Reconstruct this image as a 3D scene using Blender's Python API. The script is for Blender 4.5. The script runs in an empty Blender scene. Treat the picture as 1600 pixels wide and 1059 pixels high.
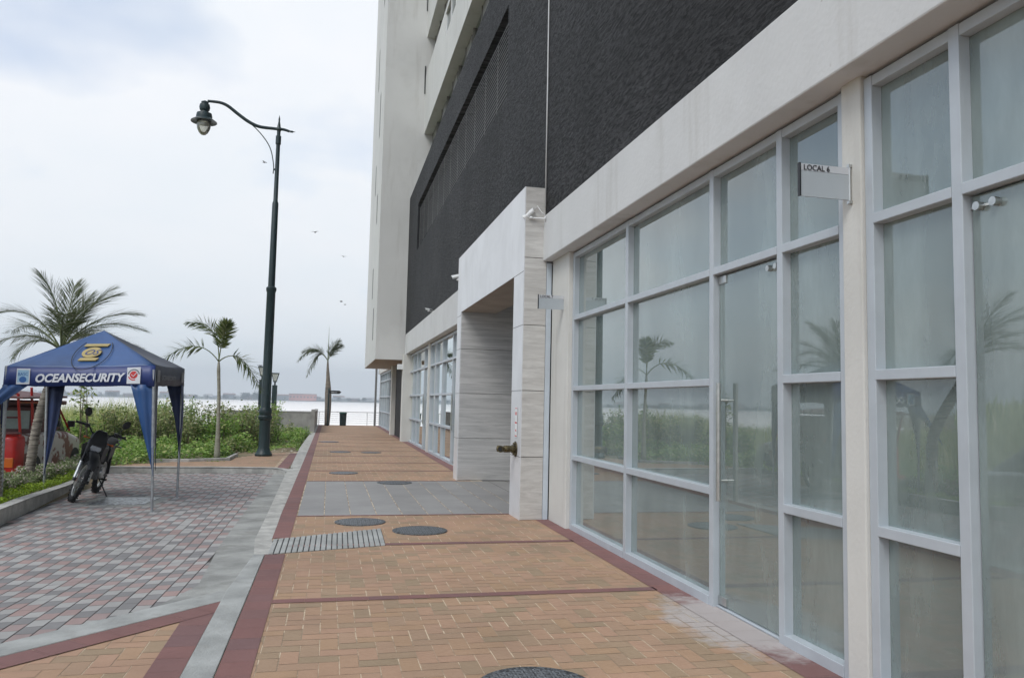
import bpy, math, random
import numpy as np
from mathutils import Vector, Matrix
R=math.radians; PI=math.pi
random.seed(7); rng=np.random.default_rng(7)
SC=bpy.context.scene; COL=SC.collection

# ------------------------------------------------------------------ camera
H=1.6
yaw,pitch,roll=R(13.011),R(4.697),R(1.260)
f=Vector((math.sin(yaw)*math.cos(pitch),math.cos(yaw)*math.cos(pitch),math.sin(pitch)))
r0=Vector((math.cos(yaw),-math.sin(yaw),0)); u0=r0.cross(f)
r=r0*math.cos(roll)+u0*math.sin(roll); u=-r0*math.sin(roll)+u0*math.cos(roll)
cd=bpy.data.cameras.new('camera'); cam=bpy.data.objects.new('camera',cd); COL.objects.link(cam)
M=Matrix((r,u,-f)).transposed().to_4x4(); M.translation=Vector((0,0,H)); cam.matrix_world=M
cd.lens=27.45; cd.sensor_width=36; cd.clip_start=0.05; cd.clip_end=9000
SC.camera=cam

# ------------------------------------------------------------------ sky and sun
SUN_EL,SUN_AZ=R(50),R(-135)     # azimuth from +Y towards +X
w=bpy.data.worlds.new('World'); SC.world=w; w.use_nodes=True
nt=w.node_tree; nt.nodes.clear(); N=nt.nodes.new; Lk=nt.links.new
out=N('ShaderNodeOutputWorld'); bg=N('ShaderNodeBackground'); Lk(bg.outputs[0],out.inputs[0])
sky=N('ShaderNodeTexSky'); sky.sky_type='NISHITA'; sky.sun_disc=False; sky.sun_elevation=SUN_EL; sky.sun_rotation=SUN_AZ
sky.air_density=1.0; sky.dust_density=2.0
sc=N('ShaderNodeMix'); sc.data_type='RGBA'; sc.blend_type='MULTIPLY'; sc.inputs[0].default_value=1; sc.inputs[7].default_value=(1.45,1.75,1.95,1)
Lk(sky.outputs[0],sc.inputs[6])
tc=N('ShaderNodeTexCoord'); sep=N('ShaderNodeSeparateXYZ'); Lk(tc.outputs['Generated'],sep.inputs[0])
# cloud layer: directions flattened onto a high plane
add=N('ShaderNodeMath'); add.operation='ADD'; add.inputs[1].default_value=0.22; Lk(sep.outputs[2],add.inputs[0])
mx=N('ShaderNodeMath'); mx.operation='MAXIMUM'; mx.inputs[1].default_value=0.12; Lk(add.outputs[0],mx.inputs[0])
dx=N('ShaderNodeMath'); dx.operation='DIVIDE'; Lk(sep.outputs[0],dx.inputs[0]); Lk(mx.outputs[0],dx.inputs[1])
dy=N('ShaderNodeMath'); dy.operation='DIVIDE'; Lk(sep.outputs[1],dy.inputs[0]); Lk(mx.outputs[0],dy.inputs[1])
cmb=N('ShaderNodeCombineXYZ'); Lk(dx.outputs[0],cmb.inputs[0]); Lk(dy.outputs[0],cmb.inputs[1])
n1=N('ShaderNodeTexNoise'); n1.inputs['Scale'].default_value=0.75; n1.inputs['Detail'].default_value=5; n1.inputs['Roughness'].default_value=0.5
mp=N('ShaderNodeMapping'); mp.inputs['Location'].default_value=(3.3,0.4,1.7); Lk(cmb.outputs[0],mp.inputs[0]); Lk(mp.outputs[0],n1.inputs['Vector'])
cr=N('ShaderNodeValToRGB'); cr.color_ramp.elements[0].position=0.38; cr.color_ramp.elements[0].color=(0.30,0.30,0.30,1)
cr.color_ramp.elements[1].position=0.50; cr.color_ramp.elements[1].color=(0.97,0.97,0.97,1); Lk(n1.outputs[0],cr.inputs[0])
n2=N('ShaderNodeTexNoise'); n2.inputs['Scale'].default_value=1.6; n2.inputs['Detail'].default_value=4
Lk(cmb.outputs[0],n2.inputs['Vector'])
cc=N('ShaderNodeValToRGB'); cc.color_ramp.elements[0].position=0.35; cc.color_ramp.elements[0].color=(0.87,0.91,0.955,1)
cc.color_ramp.elements[1].position=0.62; cc.color_ramp.elements[1].color=(0.95,0.955,0.98,1); Lk(n2.outputs[0],cc.inputs[0])
mix=N('ShaderNodeMix'); mix.data_type='RGBA'; Lk(cr.outputs[0],mix.inputs[0])
k=N('ShaderNodeMix'); k.data_type='RGBA'; k.blend_type='MULTIPLY'; k.inputs[0].default_value=1; k.inputs[7].default_value=(10,10,10,1); Lk(cc.outputs[0],k.inputs[6])
Lk(sc.outputs[2],mix.inputs[6]); Lk(k.outputs[2],mix.inputs[7])
# low haze towards the horizon
hz=N('ShaderNodeMapRange'); hz.inputs[1].default_value=0.0; hz.inputs[2].default_value=0.42; hz.inputs[3].default_value=0.85; hz.inputs[4].default_value=0.0; Lk(sep.outputs[2],hz.inputs[0])
mh=N('ShaderNodeMix'); mh.data_type='RGBA'; Lk(hz.outputs[0],mh.inputs[0]); Lk(mix.outputs[2],mh.inputs[6]); mh.inputs[7].default_value=(7.9,8.45,8.95,1)
Lk(mh.outputs[2],bg.inputs[0]); bg.inputs[1].default_value=0.1
sd=bpy.data.lights.new('sun','SUN'); sd.energy=1.3; sd.angle=R(25); sd.color=(1,0.96,0.9)
so=bpy.data.objects.new('sun',sd); COL.objects.link(so)
sdir=Vector((math.sin(SUN_AZ)*math.cos(SUN_EL),math.cos(SUN_AZ)*math.cos(SUN_EL),math.sin(SUN_EL)))
so.rotation_euler=sdir.to_track_quat('Z','Y').to_euler()
SC.view_settings.view_transform='Standard'; SC.view_settings.look='None'; SC.view_settings.exposure=0.13; SC.view_settings.gamma=1
SC.cycles.use_denoising=True
try: SC.cycles.denoiser='OPENIMAGEDENOISE'
except Exception: pass
SC.cycles.max_bounces=8; SC.cycles.transparent_max_bounces=24; SC.cycles.volume_bounces=0; SC.cycles.sample_clamp_indirect=6

# ------------------------------------------------------------------ helpers
class MB:
    def __init__(s): s.v=[]; s.f=[]
    def add(s,vs,fs):
        b=len(s.v); s.v+= [tuple(p) for p in vs]; s.f+= [tuple(i+b for i in q) for q in fs]; return s
    def box(s,x0,x1,y0,y1,z0,z1):
        return s.add([(x0,y0,z0),(x1,y0,z0),(x1,y1,z0),(x0,y1,z0),(x0,y0,z1),(x1,y0,z1),(x1,y1,z1),(x0,y1,z1)],
          [(0,3,2,1),(4,5,6,7),(0,1,5,4),(1,2,6,5),(2,3,7,6),(3,0,4,7)])
    def poly(s,pts,z0,z1):          # vertical prism from a plan polygon
        n=len(pts)
        a=sum(pts[i][0]*pts[(i+1)%n][1]-pts[(i+1)%n][0]*pts[i][1] for i in range(n))
        if a<0: pts=pts[::-1]
        z0=z0 if isinstance(z0,(list,tuple)) else [z0]*n; z1=z1 if isinstance(z1,(list,tuple)) else [z1]*n
        return s.add([(p[0],p[1],z) for p,z in zip(pts,z0)]+[(p[0],p[1],z) for p,z in zip(pts,z1)],
          [tuple(range(n-1,-1,-1)),tuple(range(n,2*n))]+[(i,(i+1)%n,n+(i+1)%n,n+i) for i in range(n)])
    def side(s,pts,x0,x1):          # prism from a YZ profile, extruded in X
        n=len(pts)
        a=sum(pts[i][0]*pts[(i+1)%n][1]-pts[(i+1)%n][0]*pts[i][1] for i in range(n))
        if a<0: pts=pts[::-1]
        return s.add([(x0,p[0],p[1]) for p in pts]+[(x1,p[0],p[1]) for p in pts],
          [tuple(range(n-1,-1,-1)),tuple(range(n,2*n))]+[(i,(i+1)%n,n+(i+1)%n,n+i) for i in range(n)])
    def tube(s,pts,rad,n=10,cap=True):
        pts=[Vector(p) for p in pts]; m=len(pts)
        rad=rad if isinstance(rad,(list,tuple)) else [rad]*m
        t0=(pts[1]-pts[0]).normalized(); a=t0.orthogonal().normalized(); vs=[]
        for i,p in enumerate(pts):
            t=(pts[min(i+1,m-1)]-pts[max(i-1,0)]).normalized()
            a=(a-t*a.dot(t)); a=a.normalized() if a.length>1e-6 else t.orthogonal().normalized()
            b=t.cross(a)
            for k in range(n):
                an=2*PI*k/n; vs.append(p+(a*math.cos(an)+b*math.sin(an))*rad[i])
        fs=[(i*n+k,i*n+(k+1)%n,(i+1)*n+(k+1)%n,(i+1)*n+k) for i in range(m-1) for k in range(n)]
        if cap: fs+=[tuple(range(n-1,-1,-1)),tuple((m-1)*n+k for k in range(n))]
        return s.add(vs,fs)
    def lathe(s,prof,c=(0,0,0),axis='Z',n=24):   # prof: (radius, height)
        vs=[];m=len(prof)
        for rr,h in prof:
            for k in range(n):
                an=2*PI*k/n; a,b=rr*math.cos(an),rr*math.sin(an)
                vs.append({'Z':(c[0]+a,c[1]+b,c[2]+h),'X':(c[0]+h,c[1]+a,c[2]+b),'Y':(c[0]+b,c[1]+h,c[2]+a)}[axis])
        fs=[(i*n+k,i*n+(k+1)%n,(i+1)*n+(k+1)%n,(i+1)*n+k) for i in range(m-1) for k in range(n)]
        fs+=[tuple(range(n-1,-1,-1)),tuple((m-1)*n+k for k in range(n))]
        return s.add(vs,fs)
    def torus(s,c,R_,r_,axis='X',n=36,m=12,sq=1.0):
        vs=[]
        for i in range(n):
            A=2*PI*i/n
            for j in range(m):
                B=2*PI*j/m; q=R_+r_*math.cos(B); h=r_*math.sin(B)*sq
                vs.append((c[0]+h,c[1]+q*math.cos(A),c[2]+q*math.sin(A)) if axis=='X' else (c[0]+q*math.cos(A),c[1]+q*math.sin(A),c[2]+h))
        return s.add(vs,[(i*m+j,((i+1)%n)*m+j,((i+1)%n)*m+(j+1)%m,i*m+(j+1)%m) for i in range(n) for j in range(m)])
    def ell(s,c,rx,ry,rz,n=16,m=10,rot=None):
        vs=[]
        for i in range(m+1):
            ph=PI*i/m
            for k in range(n):
                an=2*PI*k/n; p=Vector((rx*math.sin(ph)*math.cos(an),ry*math.sin(ph)*math.sin(an),rz*math.cos(ph)))
                if rot is not None: p=rot@p
                vs.append(p+Vector(c))
        return s.add(vs,[(i*n+k,(i+1)*n+k,(i+1)*n+(k+1)%n,i*n+(k+1)%n) for i in range(m) for k in range(n)])
    def loft(s,rings,cap=True):
        n=len(rings[0]); vs=[p for q in rings for p in q]
        fs=[(i*n+k,i*n+(k+1)%n,(i+1)*n+(k+1)%n,(i+1)*n+k) for i in range(len(rings)-1) for k in range(n)]
        if cap: fs+=[tuple(range(n-1,-1,-1)),tuple((len(rings)-1)*n+k for k in range(n))]
        return s.add(vs,fs)
    def build(s,name,mat,parent=None,smooth=False,bevel=0,auto=None,**kw):
        me=bpy.data.meshes.new(name); me.from_pydata(s.v,[],s.f); me.update()
        if kw.get('fix',True):
            import bmesh
            bm=bmesh.new(); bm.from_mesh(me); bmesh.ops.recalc_face_normals(bm,faces=bm.faces); bm.to_mesh(me); bm.free()
        me.materials.append(mat); o=bpy.data.objects.new(name,me); COL.objects.link(o)
        if parent: o.parent=parent
        if smooth: me.polygons.foreach_set('use_smooth',[True]*len(me.polygons))
        if auto:
            me.polygons.foreach_set('use_smooth',[True]*len(me.polygons)); me.set_sharp_from_angle(angle=R(auto))
        if bevel:
            b=o.modifiers.new('bevel','BEVEL'); b.width=bevel; b.segments=2; b.limit_method='ANGLE'; b.angle_limit=R(40)
        return o
def tag(o,label=None,cat=None,group=None,kind=None):
    if label: o['label']=label
    if cat: o['category']=cat
    if group: o['group']=group
    if kind: o['kind']=kind
    return o
def empty(name,loc=(0,0,0),rot=(0,0,0)):
    o=bpy.data.objects.new(name,None); o.location=loc; o.rotation_euler=rot; o.empty_display_size=.2; COL.objects.link(o); return o
def copy_tree(o,parent=None):
    c=o.copy(); COL.objects.link(c)
    if parent: c.parent=parent
    for ch in list(o.children): copy_tree(ch,c)
    return c
def quads(name,V,mat,parent=None,n=4):       # V: (N,n,3) array of separate faces
    V=np.asarray(V,dtype=np.float32); c=V.shape[0]
    me=bpy.data.meshes.new(name); me.vertices.add(c*n); me.vertices.foreach_set('co',V.reshape(-1))
    me.loops.add(c*n); me.loops.foreach_set('vertex_index',np.arange(c*n,dtype=np.int32))
    me.polygons.add(c); me.polygons.foreach_set('loop_start',np.arange(0,c*n,n,dtype=np.int32))
    me.update(calc_edges=True); me.materials.append(mat)
    o=bpy.data.objects.new(name,me); COL.objects.link(o)
    if parent: o.parent=parent
    return o
# ------------------------------------------------------------------ materials
def newmat(name):
    m=bpy.data.materials.new(name); m.use_nodes=True; nt=m.node_tree
    return m,nt,nt.nodes['Principled BSDF']
def mat(name,col,rough=0.7,metal=0,var=0.12,scale=3.0,bump=0.0,bscale=40,stretch=(1,1,1),col2=None,lo=.35,hi=.65,spec=0.5,coat=0,island=0):
    m,nt,p=newmat(name); N=nt.nodes.new; L=nt.links.new
    p.inputs['Roughness'].default_value=rough; p.inputs['Metallic'].default_value=metal; p.inputs['Specular IOR Level'].default_value=spec
    if coat: p.inputs['Coat Weight'].default_value=coat
    tc=N('ShaderNodeTexCoord'); mp=N('ShaderNodeMapping'); mp.inputs['Scale'].default_value=stretch; L(tc.outputs['Object'],mp.inputs[0])
    n=N('ShaderNodeTexNoise'); n.inputs['Scale'].default_value=scale; n.inputs['Detail'].default_value=6; n.inputs['Roughness'].default_value=.6; L(mp.outputs[0],n.inputs['Vector'])
    cr=N('ShaderNodeValToRGB'); a,b=cr.color_ramp.elements; a.position=lo; b.position=hi
    c=col; c2=col2 or tuple(x*(1-2*var) for x in c)
    a.color=(*c2,1); b.color=(*(c if col2 else tuple(min(1,x*(1+var)) for x in c)),1); L(n.outputs[0],cr.inputs[0])
    src=cr.outputs[0]
    if island:
        g=N('ShaderNodeNewGeometry'); mr=N('ShaderNodeMapRange'); mr.inputs[3].default_value=1-island; mr.inputs[4].default_value=1+island; L(g.outputs['Random Per Island'],mr.inputs[0])
        h=N('ShaderNodeHueSaturation'); L(mr.outputs[0],h.inputs['Value']); L(src,h.inputs['Color']); src=h.outputs[0]
    L(src,p.inputs['Base Color'])
    if bump:
        n2=N('ShaderNodeTexNoise'); n2.inputs['Scale'].default_value=bscale; n2.inputs['Detail'].default_value=5; L(mp.outputs[0],n2.inputs['Vector'])
        bp=N('ShaderNodeBump'); bp.inputs['Strength'].default_value=bump; bp.inputs['Distance'].default_value=.02; L(n2.outputs[0],bp.inputs['Height']); L(bp.outputs[0],p.inputs['Normal'])
    return m
def leafmat(name,c1,c2,c3=None,trans=.35,rough=.5):
    m,nt,p=newmat(name); N=nt.nodes.new; L=nt.links.new
    g=N('ShaderNodeNewGeometry'); cr=N('ShaderNodeValToRGB'); a,b=cr.color_ramp.elements; a.position=0.15;b.position=.85; a.color=(*c1,1); b.color=(*c2,1)
    if c3: e=cr.color_ramp.elements.new(.93); b.position=.8; e.color=(*c3,1)
    L(g.outputs['Random Per Island'],cr.inputs[0]); L(cr.outputs[0],p.inputs['Base Color']); p.inputs['Roughness'].default_value=rough
    t=N('ShaderNodeBsdfTranslucent'); L(cr.outputs[0],t.inputs[0]); mx=N('ShaderNodeMixShader'); mx.inputs[0].default_value=trans
    L(p.outputs[0],mx.inputs[1]); L(t.outputs[0],mx.inputs[2]); L(mx.outputs[0],nt.nodes['Material Output'].inputs[0]); return m
def stains(m,col,scale,stretch,lo,hi,amt=.6):   # streaky dirt over an existing base colour
    nt=m.node_tree; N=nt.nodes.new; L=nt.links.new; p=nt.nodes['Principled BSDF']
    src=p.inputs['Base Color'].links[0].from_socket
    tc=N('ShaderNodeTexCoord'); mp=N('ShaderNodeMapping'); mp.inputs['Scale'].default_value=stretch; mp.inputs['Location'].default_value=(3,5,7); L(tc.outputs['Object'],mp.inputs[0])
    n=N('ShaderNodeTexNoise'); n.inputs['Scale'].default_value=scale; n.inputs['Detail'].default_value=7; n.inputs['Roughness'].default_value=.65; L(mp.outputs[0],n.inputs['Vector'])
    mr=N('ShaderNodeMapRange'); mr.inputs[1].default_value=lo; mr.inputs[2].default_value=hi; mr.inputs[4].default_value=amt; L(n.outputs[0],mr.inputs[0])
    mx=N('ShaderNodeMix'); mx.data_type='RGBA'; L(mr.outputs[0],mx.inputs[0]); L(src,mx.inputs[6]); mx.inputs[7].default_value=(*col,1); L(mx.outputs[2],p.inputs['Base Color']); return m

def grime(m): return stains(stains(m,(.30,.28,.24),2.2,(1,1,.10),.54,.78,.45),(.43,.42,.40),1.1,(1,1,1),.55,.8,.35)
M_cream=grime(mat('cream render',(.60,.595,.565),.85,var=.03,scale=1.2,bump=.15,bscale=30))
M_beam=stains(grime(mat('white render',(.595,.60,.60),.85,var=.03,scale=.9,bump=.15,bscale=25)),(.35,.33,.3),9,(1,1,1),.68,.72,.6)
M_tower=grime(mat('tower render',(.60,.60,.585),.85,var=.03,scale=.4,bump=.08,bscale=12))
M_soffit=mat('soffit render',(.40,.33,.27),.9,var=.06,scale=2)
M_frame=mat('grey painted aluminium',(.46,.50,.54),.42,metal=.12,var=.03,scale=4)
M_steel=mat('brushed steel',(.55,.56,.55),.32,metal=.9,var=.06,scale=20)
M_galv=mat('galvanised tube',(.42,.44,.46),.42,metal=.7,var=.1,scale=15)
M_dark=mat('black rubber',(.018,.018,.019),.75,var=.1,scale=20,bump=.2)
M_black=mat('black paint',(.012,.013,.015),.45,var=.1,scale=9)
M_pole=mat('dark green lamp paint',(.012,.030,.033),.42,var=.12,scale=7,bump=.05)
M_concrete=stains(mat('kerb concrete',(.46,.455,.43),.9,var=.14,scale=5,bump=.3,bscale=60),(.12,.12,.11),3,(1,1,1),.55,.8,.5)
M_conc_light=stains(mat('strip concrete',(.37,.38,.37),.85,var=.12,scale=3,bump=.2,bscale=60),(.22,.21,.19),6,(1,1,1),.55,.75,.5)
M_gutter=stains(mat('gutter concrete',(.33,.335,.32),.9,var=.15,scale=2.2,bump=.3,bscale=50),(.16,.15,.13),2.5,(1,1,1),.5,.75,.6)
M_white=mat('white plastic',(.75,.76,.76),.4,var=.03)
M_pipe=mat('pale blue pipe paint',(.52,.58,.64),.5,var=.04)
M_louvre=mat('louvre metal',(.21,.21,.21),.5,metal=.3,var=.1,scale=5)
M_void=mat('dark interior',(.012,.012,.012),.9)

def marble(name,c1,c2,sc,stretch,rough=.35):
    m,nt,p=newmat(name); N=nt.nodes.new; L=nt.links.new
    tc=N('ShaderNodeTexCoord'); mp=N('ShaderNodeMapping'); mp.inputs['Scale'].default_value=stretch; L(tc.outputs['Object'],mp.inputs[0])
    n=N('ShaderNodeTexNoise'); n.inputs['Scale'].default_value=sc; n.inputs['Detail'].default_value=9; n.inputs['Roughness'].default_value=.68; n.inputs['Distortion'].default_value=.8; L(mp.outputs[0],n.inputs['Vector'])
    cr=N('ShaderNodeValToRGB'); a,b=cr.color_ramp.elements; a.position=.3;b.position=.66; a.color=(*c1,1); b.color=(*c2,1); L(n.outputs[0],cr.inputs[0]); L(cr.outputs[0],p.inputs['Base Color'])
    p.inputs['Roughness'].default_value=rough; return m
M_marble_side=marble('veined marble',(.40,.385,.365),(.62,.61,.585),1.6,(1,.7,9))
M_marble_front=stains(marble('pale marble',(.56,.565,.58),(.68,.69,.71),1.1,(1,1,.8),.3),(.42,.41,.40),1.4,(1,1.5,.5),.58,.7,.3)
M_marble_in=marble('grey marble',(.36,.36,.355),(.62,.61,.60),1.9,(.5,.5,8))
def slate():
    m,nt,p=newmat('split slate cladding'); N=nt.nodes.new; L=nt.links.new
    tc=N('ShaderNodeTexCoord'); wn=N('ShaderNodeTexNoise'); wn.inputs['Scale'].default_value=2.2; wn.inputs['Detail'].default_value=3; L(tc.outputs['Object'],wn.inputs['Vector'])
    wm=N('ShaderNodeVectorMath'); wm.operation='MULTIPLY_ADD'; wm.inputs[1].default_value=(0,.2,.08); L(wn.outputs['Color'],wm.inputs[0]); L(tc.outputs['Object'],wm.inputs[2])
    mp=N('ShaderNodeMapping'); mp.inputs['Scale'].default_value=(1,13,58); L(wm.outputs[0],mp.inputs[0])
    v=N('ShaderNodeTexVoronoi'); v.inputs['Scale'].default_value=1; L(mp.outputs[0],v.inputs['Vector'])
    mp2=N('ShaderNodeMapping'); mp2.inputs['Scale'].default_value=(1,30,110); L(wm.outputs[0],mp2.inputs[0])
    n=N('ShaderNodeTexNoise'); n.inputs['Scale'].default_value=1.0; n.inputs['Detail'].default_value=6; n.inputs['Roughness'].default_value=.7; L(mp2.outputs[0],n.inputs['Vector'])
    sv=N('ShaderNodeSeparateColor'); L(v.outputs['Color'],sv.inputs[0])
    ad=N('ShaderNodeMath'); ad.operation='MULTIPLY_ADD'; ad.inputs[1].default_value=.55; L(sv.outputs[0],ad.inputs[0]); 
    n5=N('ShaderNodeMath'); n5.operation='MULTIPLY'; n5.inputs[1].default_value=.9; L(n.outputs[0],n5.inputs[0]); L(n5.outputs[0],ad.inputs[2])
    cr=N('ShaderNodeValToRGB'); a,b=cr.color_ramp.elements; a.position=.46;b.position=.98; a.color=(.002,.0022,.003,1); b.color=(.060,.061,.065,1); L(ad.outputs[0],cr.inputs[0])
    n3=N('ShaderNodeTexNoise'); n3.inputs['Scale'].default_value=.5; n3.inputs['Detail'].default_value=4; L(tc.outputs['Object'],n3.inputs['Vector'])
    mp4=N('ShaderNodeMapping'); mp4.inputs['Scale'].default_value=(1,5,16); L(wm.outputs[0],mp4.inputs[0]); n6=N('ShaderNodeTexNoise'); n6.inputs['Scale'].default_value=1; n6.inputs['Detail'].default_value=3; L(mp4.outputs[0],n6.inputs['Vector']); a6=N('ShaderNodeMath'); a6.operation='MULTIPLY_ADD'; a6.inputs[1].default_value=1.5; L(n6.outputs[0],a6.inputs[0]); L(ad.outputs[0],a6.inputs[2])
    mr=N('ShaderNodeMapRange'); mr.inputs[1].default_value=.35; mr.inputs[2].default_value=.7; mr.inputs[3].default_value=.7; mr.inputs[4].default_value=1.25; L(n3.outputs[0],mr.inputs[0])
    h2=N('ShaderNodeHueSaturation'); L(mr.outputs[0],h2.inputs['Value']); L(cr.outputs[0],h2.inputs['Color']); L(h2.outputs[0],p.inputs['Base Color'])
    bp=N('ShaderNodeBump'); bp.inputs['Strength'].default_value=1; bp.inputs['Distance'].default_value=.06; L(a6.outputs[0],bp.inputs['Height']); L(bp.outputs[0],p.inputs['Normal'])
    p.inputs['Roughness'].default_value=.7; p.inputs['Specular IOR Level'].default_value=.3; return m
M_slate=slate()
def glassmat(name,base=(.375,.455,.44),dust=.49,tint=(.80,.88,.85),boost=2.0):
    m,nt,p=newmat(name); N=nt.nodes.new; L=nt.links.new; nt.nodes.remove(p)
    fr=N('ShaderNodeFresnel'); fr.inputs['IOR'].default_value=1.5
    mu=N('ShaderNodeMath'); mu.operation='MULTIPLY_ADD'; mu.inputs[1].default_value=boost; mu.inputs[2].default_value=.05; mu.use_clamp=True; L(fr.outputs[0],mu.inputs[0])
    gl=N('ShaderNodeBsdfGlossy'); gl.inputs['Roughness'].default_value=0.0; gl.inputs[0].default_value=(.86,.9,.9,1)
    tr=N('ShaderNodeBsdfTransparent'); tr.inputs[0].default_value=(*tint,1)
    df=N('ShaderNodeBsdfDiffuse'); df.inputs[0].default_value=(*base,1)
    tc=N('ShaderNodeTexCoord'); mp=N('ShaderNodeMapping'); mp.inputs['Scale'].default_value=(1,1.2,.35); L(tc.outputs['Object'],mp.inputs[0])
    n=N('ShaderNodeTexNoise'); n.inputs['Scale'].default_value=1.6; n.inputs['Detail'].default_value=8; n.inputs['Roughness'].default_value=.65; L(mp.outputs[0],n.inputs['Vector'])
    mr=N('ShaderNodeMapRange'); mr.inputs[1].default_value=.4; mr.inputs[2].default_value=.72; mr.inputs[3].default_value=dust*.85; mr.inputs[4].default_value=dust*1.4; L(n.outputs[0],mr.inputs[0])
    a=N('ShaderNodeMixShader'); L(mr.outputs[0],a.inputs[0]); L(tr.outputs[0],a.inputs[1]); L(df.outputs[0],a.inputs[2])
    b=N('ShaderNodeMixShader'); L(mu.outputs[0],b.inputs[0]); L(a.outputs[0],b.inputs[1]); L(gl.outputs[0],b.inputs[2]); L(b.outputs[0],nt.nodes['Material Output'].inputs[0]); return m
M_glass=glassmat('dusty shop glass')
M_glass2=glassmat('upper window glass',base=(.2,.2,.2),dust=.15,tint=(.35,.36,.36),boost=1)
M_glass_clear=glassmat('clear lamp glass',base=(.7,.68,.6),dust=.35,tint=(.9,.9,.85),boost=1)
def tilemat(name,c1,c2,c3,rough=.8):
    m,nt,p=newmat(name); N=nt.nodes.new; L=nt.links.new
    g=N('ShaderNodeNewGeometry'); cr=N('ShaderNodeValToRGB'); e=cr.color_ramp.elements; e[0].color=(*c1,1); e[1].color=(*c2,1); q=e.new(.5); q.color=(*c3,1); L(g.outputs['Random Per Island'],cr.inputs[0])
    n=N('ShaderNodeTexNoise'); n.inputs['Scale'].default_value=.7; n.inputs['Detail'].default_value=8; n.inputs['Roughness'].default_value=.7; L(g.outputs['Position'],n.inputs['Vector'])
    mr=N('ShaderNodeMapRange'); mr.inputs[1].default_value=.3; mr.inputs[2].default_value=.7; mr.inputs[3].default_value=.82; mr.inputs[4].default_value=1.14; L(n.outputs[0],mr.inputs[0])
    h=N('ShaderNodeHueSaturation'); L(cr.outputs[0],h.inputs['Color']); L(mr.outputs[0],h.inputs['Value']); src=h.outputs[0]
    n2=N('ShaderNodeTexNoise'); n2.inputs['Scale'].default_value=70; n2.inputs['Detail'].default_value=4; L(g.outputs['Position'],n2.inputs['Vector'])
    bp=N('ShaderNodeBump'); bp.inputs['Strength'].default_value=.25; bp.inputs['Distance'].default_value=.004; L(n2.outputs[0],bp.inputs['Height']); L(bp.outputs[0],p.inputs['Normal'])
    L(src,p.inputs['Base Color']); p.inputs['Roughness'].default_value=rough; return m,src
M_tan,_=tilemat('tan brick pavers',(.385,.25,.152),(.315,.23,.148),(.41,.255,.172))
M_red,_=tilemat('dark red pavers',(.20,.105,.098),(.18,.10,.098),(.22,.105,.095))
M_slab,_=tilemat('grey stone slabs',(.25,.245,.24),(.29,.285,.28),(.27,.265,.26),.6)
def cement(m):   # cement spill in front of the glass door
    nt=m.node_tree; N=nt.nodes.new; L=nt.links.new; p=nt.nodes['Principled BSDF']; src=p.inputs['Base Color'].links[0].from_socket
    g=N('ShaderNodeNewGeometry'); s=N('ShaderNodeVectorMath'); s.operation='SUBTRACT'; s.inputs[1].default_value=(2.95,5.45,0); L(g.outputs['Position'],s.inputs[0])
    q=N('ShaderNodeVectorMath'); q.operation='MULTIPLY'; q.inputs[1].default_value=(2.2,1.05,0); L(s.outputs[0],q.inputs[0]); l=N('ShaderNodeVectorMath'); l.operation='LENGTH'; L(q.outputs[0],l.inputs[0])
    n=N('ShaderNodeTexNoise'); n.inputs['Scale'].default_value=4; n.inputs['Detail'].default_value=8; n.inputs['Roughness'].default_value=.7; L(g.outputs['Position'],n.inputs['Vector'])
    a=N('ShaderNodeMath'); a.operation='MULTIPLY_ADD'; a.inputs[1].default_value=1.6; L(n.outputs[0],a.inputs[0]); L(l.outputs['Value'],a.inputs[2])
    mr=N('ShaderNodeMapRange'); mr.inputs[1].default_value=1.4; mr.inputs[2].default_value=1.8; mr.inputs[3].default_value=.85; mr.inputs[4].default_value=0; L(a.outputs[0],mr.inputs[0])
    mx=N('ShaderNodeMix'); mx.data_type='RGBA'; L(mr.outputs[0],mx.inputs[0]); L(src,mx.inputs[6]); mx.inputs[7].default_value=(.44,.41,.40,1); L(mx.outputs[2],p.inputs['Base Color'])
for m_ in (M_tan,M_red): cement(m_)
M_mortar=mat('pale joint mortar',(.66,.55,.40),.9,col2=(.33,.25,.175),scale=3.5,lo=.46,hi=.54)
M_joint=mat('dark sandy joints',(.13,.125,.115),.95,var=.2,scale=6)
M_pg1=tilemat('light grey pavers',(.35,.345,.335),(.40,.39,.38),(.37,.365,.355))[0]
M_pg2=tilemat('dark grey pavers',(.215,.21,.21),(.24,.235,.235),(.225,.22,.22))[0]
M_pg3=tilemat('pink pavers',(.34,.25,.235),(.36,.255,.235),(.32,.25,.24))[0]
M_slot=mat('dark slots',(.07,.075,.075),.9,var=.2,scale=8)  # even dark grey for rib gaps, panel joints and portal core
M_iron=mat('cast iron covers',(.14,.155,.17),.5,metal=.4,col2=(.035,.038,.042),scale=34,lo=.45,hi=.55,bump=.7,bscale=28)
M_soil=stains(mat('dry soil',(.26,.20,.13),.95,col2=(.14,.13,.06),scale=.8,bump=.5,bscale=12),(.36,.30,.22),5,(1,1,1),.55,.62,.7)
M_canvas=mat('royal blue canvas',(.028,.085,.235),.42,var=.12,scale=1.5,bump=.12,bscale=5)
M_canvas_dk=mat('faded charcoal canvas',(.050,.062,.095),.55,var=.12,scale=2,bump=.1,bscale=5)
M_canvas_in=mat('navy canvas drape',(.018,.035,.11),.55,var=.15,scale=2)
M_navy=mat('navy print',(.022,.045,.19),.45,var=.08,scale=2)
M_ink=mat('white print',(.72,.74,.78),.6,var=.02)
M_gold=mat('gold print',(.42,.33,.13),.5,var=.06,scale=8)
M_redink=mat('red print',(.60,.05,.05),.5,var=.04)
M_blueink=mat('blue print',(.03,.13,.38),.5,var=.04)
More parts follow.
